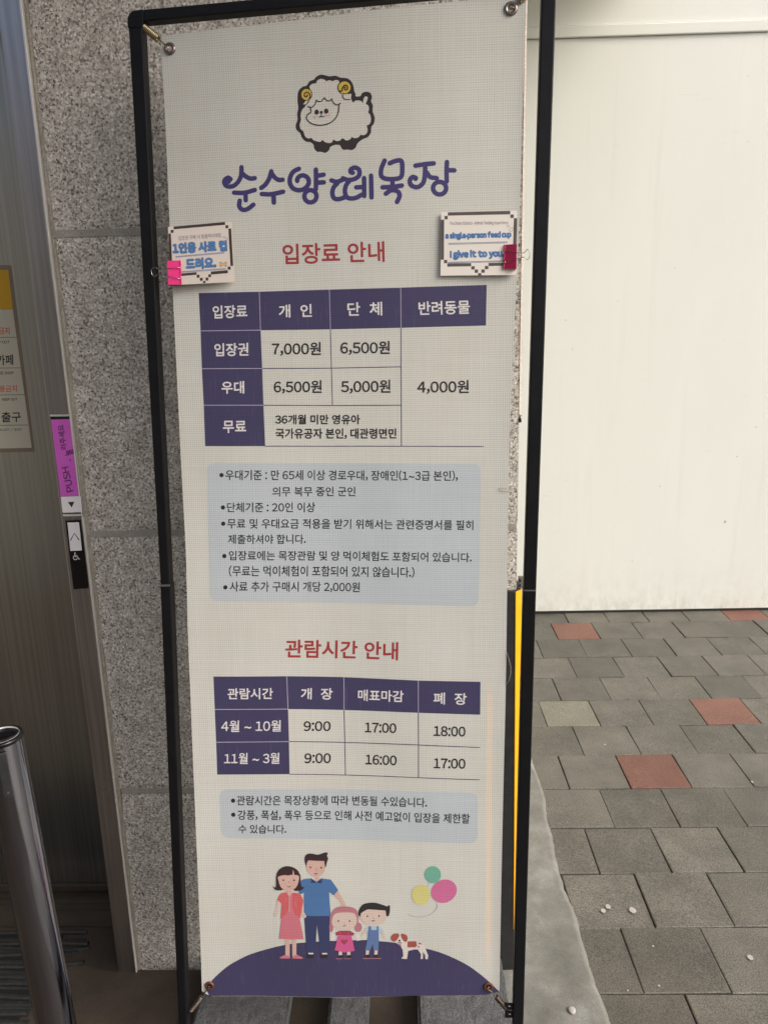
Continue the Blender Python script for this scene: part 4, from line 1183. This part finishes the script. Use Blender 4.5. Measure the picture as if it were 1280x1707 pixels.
P.poly(f2(spline([(70,330),(72,230),(110,165),(170,142),(260,142),(330,165),(365,220),(362,330),(330,350),(90,350)], 4, True)), I_ROSEHAIR)
P.poly(f2(ell(78, 358, 22, 52, 18)), I_ROSEHAIR); P.poly(f2(ell(365, 362, 40, 50, 18)), I_ROSEHAIR)
P.up(.00012)
P.poly(f2(spline([(88,270),(85,320),(115,365),(170,385),(250,385),(320,360),(350,300),(335,230),(290,206),(160,206),(110,225)], 4, True)), I_SKIN2)
P.poly(f2([(120,418),(165,396),(275,396),(326,425),(310,450),(130,446)]), I_MAROON)
P.up(.00012)
P.poly(f2([(150,452),(295,452),(328,610),(220,625),(115,600)]), I_MAGENTA)
P.poly(f2(spline([(218,500),(240,485),(254,500),(235,528),(215,542),(195,528),(178,500),(198,486)], 3, True)), I_MAROON)
P.line(*f2([(170,398),(175,455)]), 1, I_MAGENTA); P.line(*f2([(262,398),(262,455)]), 1, I_MAGENTA)
face(P, f2, (154, 293), (273, 294), [(213,312),(217,320)], [(204,344),(220,345),(232,335)], 9)
P.build('printed_girl', fam)
P = fp().up(.00012)                             # boy
P.poly(f2([(440,375),(480,360),(430,440),(385,480),(370,470)]), I_SKIN2); P.poly(f2([(590,365),(620,380),(660,470),(640,490),(625,460)]), I_SKIN2)
P.poly(f2([(470,352),(590,352),(640,410),(600,430),(480,440),(430,410)]), I_SKYB)
for x in (448, 540): P.poly(f2([(x,600),(x+34,600),(x+30,650),(x-4,655)]), I_SKIN2); P.poly(f2([(x-12,655),(x+36,650),(x+40,680),(x-8,684)]), I_BLKHAIR); P.line(*f2([(x-34,693),(x+68,693)]), 1.0, I_ROSEHAIR)
P.poly(f2(spline([(390,210),(385,260),(420,310),(480,338),(560,340),(630,315),(672,260),(670,200),(600,165),(450,165)], 4, True)), I_SKIN2)
P.up(.00012)
P.poly(f2([(475,352),(500,350),(505,392),(560,392),(562,350),(580,352),(585,470),(580,610),(530,606),(518,540),(490,610),(438,604),(462,500)]), I_DENIM)
P.poly(f2(spline([(368,235),(372,180),(410,125),(470,105),(550,103),(640,130),(672,140),(700,130),(702,190),(690,240),(665,245)], 4)+[(655,185),(560,178),(470,172),(430,190),(392,215),(388,250)]), I_BLKHAIR)
face(P, f2, (462, 245), (586, 243), [(524,258),(530,268)], [(508,292),(524,298),(540,287)], 9)
P.build('printed_boy', fam)
P = fp().up(.00012)                             # dog
P.poly(f2([(820,500),(890,505),(990,512),(1060,545),(1082,590),(1110,660),(1105,702),(1080,702),(1078,660),(1055,625),(1055,700),(1030,702),(1035,650),(1000,600),(960,600),(898,615),(885,700),(860,702),(850,700),(822,696),(845,670),(838,600),(820,570)]), I_DOGW)
P.poly(f2(spline([(750,450),(745,500),(775,535),(815,545),(850,525),(858,480),(845,445),(800,432)], 4, True)), I_DOGW)
P.up(.00012)
P.poly(f2([(890,512),(985,510),(992,560),(970,575),(890,577)]), I_DOG); P.poly(f2([(1000,525),(1030,528),(1045,545),(1010,540)]), I_DOG); P.poly(f2([(995,565),(1020,560),(1010,582)]), I_DOG)
P.poly(f2(spline([(712,470),(740,435),(795,430),(800,460),(775,500),(745,515),(720,500)], 3, True)), I_DOG); P.poly(f2(spline([(820,432),(870,440),(893,475),(880,515),(850,510),(825,470)], 3, True)), I_DOG)
P.poly(f2(ell(804, 503, 12, 10, 12)), I_BLKHAIR); P.stroke(f2([(785,530),(804,520),(825,530)]), 1.2, I_HAIR); P.poly(f2([(795,535),(820,535),(812,562),(800,558)]), I_PINK)
P.build('printed_dog', fam)
for nm, c, rx, ry, ro, m in (('printed_balloon', (565, 632), 54, 57, 0, I_GREEN), ('printed_balloon', (486, 768), 62, 68, 0, I_YEL), ('printed_balloon', (640, 742), 88, 76, -.5, I_BPINK)):
    P = fp().up(.00008 if m is I_YEL else .00012); P.poly(f3(ell(c[0], c[1], rx, ry, 32, ro)), m); P.build(nm, fam)
for L in ([(592,826),(594,850),(560,892),(500,914),(440,914),(398,897)], [(540,690),(525,720)]):
    P = fp(); P.stroke(f3(L), .9, I_PALE); P.build('balloon_string', fam)
# loose threads at the banner's right edge
mb = MB(); mb.tube([bmap(*q) for q in [(843,1084,.001),(847,1095,.003),(850.5,1108,.004),(850.5,1120,.004),(848,1132,.003),(843,1140,.001)]], .0004, M_THREAD, 5)
mb.build('loose_thread', banner, smooth=True)
mb = MB(); mb.tube([bmap(*q) for q in [(851,818.5,.0012),(838,818,.0018),(833,817,.0016),(831.5,814.5,.0015),(833,813,.0016),(845,813.6,.0014)]], .00035, M_TAN, 5)
mb.build('loose_thread', banner, smooth=True)

# ================================================================== CARDS AND CLIPS
def sheet_thing(name, px, d, thick, m, label, cat, group=None):
    """a flat card d metres in front of the banner plane, hanging on it"""
    pts = [S(x, y, d) for x, y in px]
    cu_, cv_ = sum(p[0] for p in pts)/len(pts), min(p[1] for p in pts)
    root = empty(name, SM @ Matrix.Translation((cu_, -d, cv_)), label, cat, group)
    def mp(x, y, dd):
        u, v = S(x, y, d); return (u-cu_, -dd, v-cv_)
    mb = MB(); n_ = len(px)
    mb.add([mp(x, y, 0) for x, y in px]+[mp(x, y, -thick) for x, y in px], [tuple(range(n_))[::-1], tuple(range(n_, 2*n_))]+[(k, (k+1) % n_, n_+(k+1) % n_, n_+k) for k in range(n_)], m)
    mb.build('sheet', root)
    return root, mp
c1 = lambda L: [(240+a/8, 360+b/8) for a, b in L]
c2 = lambda L: [(725+a/7.757, 345+b/7.757) for a, b in L]
CD = .0085
k1, m1 = sheet_thing('notice_card', c1([(322,146),(1168,74),(1206,880),(366,924)]), CD, .0009, M_CARD, 'small card with blue Korean lettering, pink clip on its left side', 'card')
P = Print(m1, .00008)
for q in ([(397,142),(1082,80),(1085,118),(400,178)], [(360,188),(398,185),(398,223),(362,227)], [(330,235),(362,233),(386,770),(354,772)], [(1088,125),(1125,122),(1128,162),(1090,166)], [(1128,170),(1165,166),(1192,664),(1156,668)], [(1118,678),(1156,674),(1158,714),(1122,718)],
          [(894,742),(1118,722),(1122,762),(897,782)], [(430,772),(703,750),(706,784),(432,806)], [(705,786),(742,782),(745,822),(708,826)], [(747,827),(785,824),(788,862),(750,866)], [(788,870),(822,866),(825,892),(792,896)], [(824,824),(860,820),(862,860),(827,864)], [(860,780),(896,777),(898,814),(863,818)]):
    P.poly(c1(q), M_PIX)
P.build('pixel_border', k1)
P = Print(m1, .00016)
def ct(tr, sx, txt, x0, x1, y0, y1, h, m, b=0): 
    (a, b0), (c, d) = tr([(x0, y0), (x1, y1)]); P.text(txt, a, c, b0, d, h/sx, m, b)
ct(c1, 8, '입장권 구매 시 동물먹이체험', 466, 1028, 328, 284, 58, M_GREY)
ct(c1, 8, '1인용 사료 컵', 395, 1104, 500, 462, 132, M_BLUED, 1.45); ct(c1, 8, '드려요.', 572, 960, 712, 690, 138, M_BLUED, 1.45)
P.up(.00008)
ct(c1, 8, '1인용 사료 컵', 395, 1104, 500, 462, 132, M_BLUE, .75); ct(c1, 8, '드려요.', 572, 960, 712, 690, 138, M_BLUE, .75)
for a, b in (((425,541),(1075,484)), ((425,551),(1075,495)), ((505,742),(1095,700)), ((505,752),(1095,711))): P.line(*c1([a, b]), .75, M_RULE)
P.stroke(c1([(1050,290),(1075,275),(1090,300),(1110,292),(1118,318)]), .6, M_RULE)
P.build('lettering', k1)
P = Print(m1, .00016); P.poly(c1(spline([(1012,622),(1030,616),(1045,630),(1075,628),(1088,612),(1104,622),(1100,645),(1105,664),(1088,672),(1075,658),(1045,660),(1030,674),(1012,668),(1018,645)], 3, True)), M_BONE); P.stroke(c1([(1012,622),(1030,616),(1045,630),(1075,628),(1088,612),(1104,622),(1100,645),(1105,664),(1088,672),(1075,658),(1045,660),(1030,674),(1012,668),(1018,645)]), .55, M_PIX, closed=True)
P.build('biscuit_drawing', k1)
k2, m2 = sheet_thing('notice_card', c2([(79,70),(1062,46),(1052,880),(69,888)]), CD, .0009, M_CARDW, 'small card with blue English lettering, crimson clip on its right side', 'card')
P = Print(m2, .00008)
for q in ([(165,70),(972,50),(970,95),(165,112)], [(122,118),(163,116),(163,160),(122,162)], [(78,165),(118,164),(114,682),(74,683)], [(115,685),(156,684),(157,727),(116,729)], [(158,731),(466,726),(466,766),(158,773)], [(690,724),(960,718),(960,757),(690,764)],
          [(467,767),(511,766),(512,808),(468,809)], [(511,809),(554,808),(555,852),(512,853)], [(554,856),(597,855),(597,884),(555,886)], [(598,808),(641,807),(642,850),(599,852)], [(643,764),(688,762),(688,804),(644,806)], [(972,98),(1016,97),(1016,140),(972,142)], [(1018,146),(1060,144),(1049,600),(1006,602)]):
    P.poly(c2(q), M_PIX2)
P.build('pixel_border', k2)
P = Print(m2, .00016)
ct(c2, 7.757, 'Purchase tickets - Animal feeding experience', 196, 946, 246, 236, 60, M_GREY)
ct(c2, 7.757, 'a single-person feed cup', 138, 980, 426, 408, 92, M_BLUED, 1.0); ct(c2, 7.757, 'I give it to you.', 200, 884, 680, 664, 112, M_BLUED, 1.15)
P.up(.00008)
ct(c2, 7.757, 'a single-person feed cup', 138, 980, 426, 408, 92, M_BLUE, .45); ct(c2, 7.757, 'I give it to you.', 200, 884, 680, 664, 112, M_BLUE, .55)
for a, b in (((172,470),(935,450)), ((172,484),(935,463)), ((165,714),(900,694)), ((165,725),(900,706))): P.line(*c2([a, b]), .75, M_RULE)
P.stroke(c2([(925,250),(940,235),(962,258),(930,262)]), .5, M_RULE); P.stroke(c2([(955,290),(985,272),(1005,265),(1000,295),(985,318),(965,312),(955,290)]), .5, M_RULE)
P.build('lettering', k2)

def clip(px, spine_left, wires, m, label):
    """binder clip: px = front plate corners (spine side top, lip side top, lip side bottom, spine side bottom)"""
    dS, dL = CD+.0085, CD+.0022
    q = [S(px[0][0], px[0][1], dS), S(px[1][0], px[1][1], dL), S(px[2][0], px[2][1], dL), S(px[3][0], px[3][1], dS)]
    cu_, cv_ = sum(p[0] for p in q)/4, min(p[1] for p in q)
    root = empty('binder_clip', SM @ Matrix.Translation((cu_, -CD, cv_)), label, 'clip')
    def V(p, d): return (p[0]-cu_, -d+CD, p[1]-cv_)
    mb = MB(); t = .0005
    A = [V(q[0], dS), V(q[1], dL), V(q[2], dL), V(q[3], dS)]
    Ai = [(p[0], p[1]+t, p[2]) for p in A]
    dB = CD-.0100
    Bk = [V(q[0], dB), V(q[1], CD-.0022), V(q[2], CD-.0022), V(q[3], dB)]
    Bi = [(p[0], p[1]-t, p[2]) for p in Bk]
    def slab(a, b):
        mb.add(a+b, [(0,1,2,3), (7,6,5,4), (0,4,5,1), (1,5,6,2), (2,6,7,3), (3,7,4,0)], m)
    slab(A, Ai); slab(Bk, Bi)
    sg = -1 if spine_left else 1
    sx_ = [(p[0]+sg*.0006, p[1], p[2]) for p in (A[0], A[3], Bk[3], Bk[0])]
    slab(sx_, [A[0], A[3], Bk[3], Bk[0]])
    # rolled lips in three lengths with gaps for the wire
    for a_, b_ in ((0.0, .27), (.36, .64), (.73, 1.0)):
        for E in (A, Bk):
            p = Vector(E[1]).lerp(Vector(E[2]), a_); r = Vector(E[1]).lerp(Vector(E[2]), b_)
            mb.tube([p, r], .0014, m, 12)
    mb.build('body', root, bevel=.0002)
    mb = MB()
    for w in wires:
        pts = []
        P_ = [Vector(z) for z in w]
        sp3 = []
        N = len(P_)
        for i in range(N-1):
            p1, p2 = P_[i], P_[i+1]; p0 = P_[i-1] if i else p1; p3 = P_[i+2] if i+2 < N else p2
            for k in range(6):
                tt = k/6
                sp3.append(.5*((2*p1)+(p2-p0)*tt+(2*p0-5*p1+4*p2-p3)*tt*tt+(3*p1-p0-3*p2+p3)*tt**3))
        sp3.append(P_[-1])
        for z in sp3:
            pts.append(V(S(z.x, z.y, z.z), z.z))
        mb.tube(pts, .00055, M_WIRE, 8)
    mb.build('wire_handle', root, smooth=True)
    return root
a1 = lambda L: [(240+x/8, 360+y/8, d) for x, y, d in L]
a2 = lambda L: [(725+x/7.757, 345+y/7.757, d) for x, y, d in L]
F_ = CD+.0095
clip(c1([(312,596),(488,592),(498,912),(330,918)]), True,
     [a1([(492,662,CD+.0040),(478,690,CD+.0048),(440,688,CD+.0072),(330,698,F_),(250,706,F_),(195,712,F_),(168,690,F_),(135,686,F_),(108,708,F_),(102,740,F_),(112,780,F_),(140,808,F_),(165,800,F_),(190,776,F_),(250,788,F_),(330,800,F_),(440,828,CD+.0072),(482,838,CD+.0048),(500,820,CD+.0040)])], M_CLIP1,
     'hot pink binder clip with wire handle on the left side of the Korean card')
clip(c2([(1052,478),(900,488),(884,802),(1046,798)]), False,
     [a2([(905,582,CD+.0040),(920,560,CD+.0048),(990,575,CD+.0072),(1060,590,F_),(1140,596,F_),(1165,580,F_),(1188,550,F_),(1212,560,F_),(1224,610,F_),(1214,660,F_),(1190,680,F_),(1165,665,F_),(1140,650,F_),(1060,672,F_),(990,690,CD+.0072),(918,724,CD+.0048),(905,700,CD+.0040)])], M_CLIP2,
     'crimson binder clip with wire handle on the right side of the English card')
bpy.context.view_layer.update()
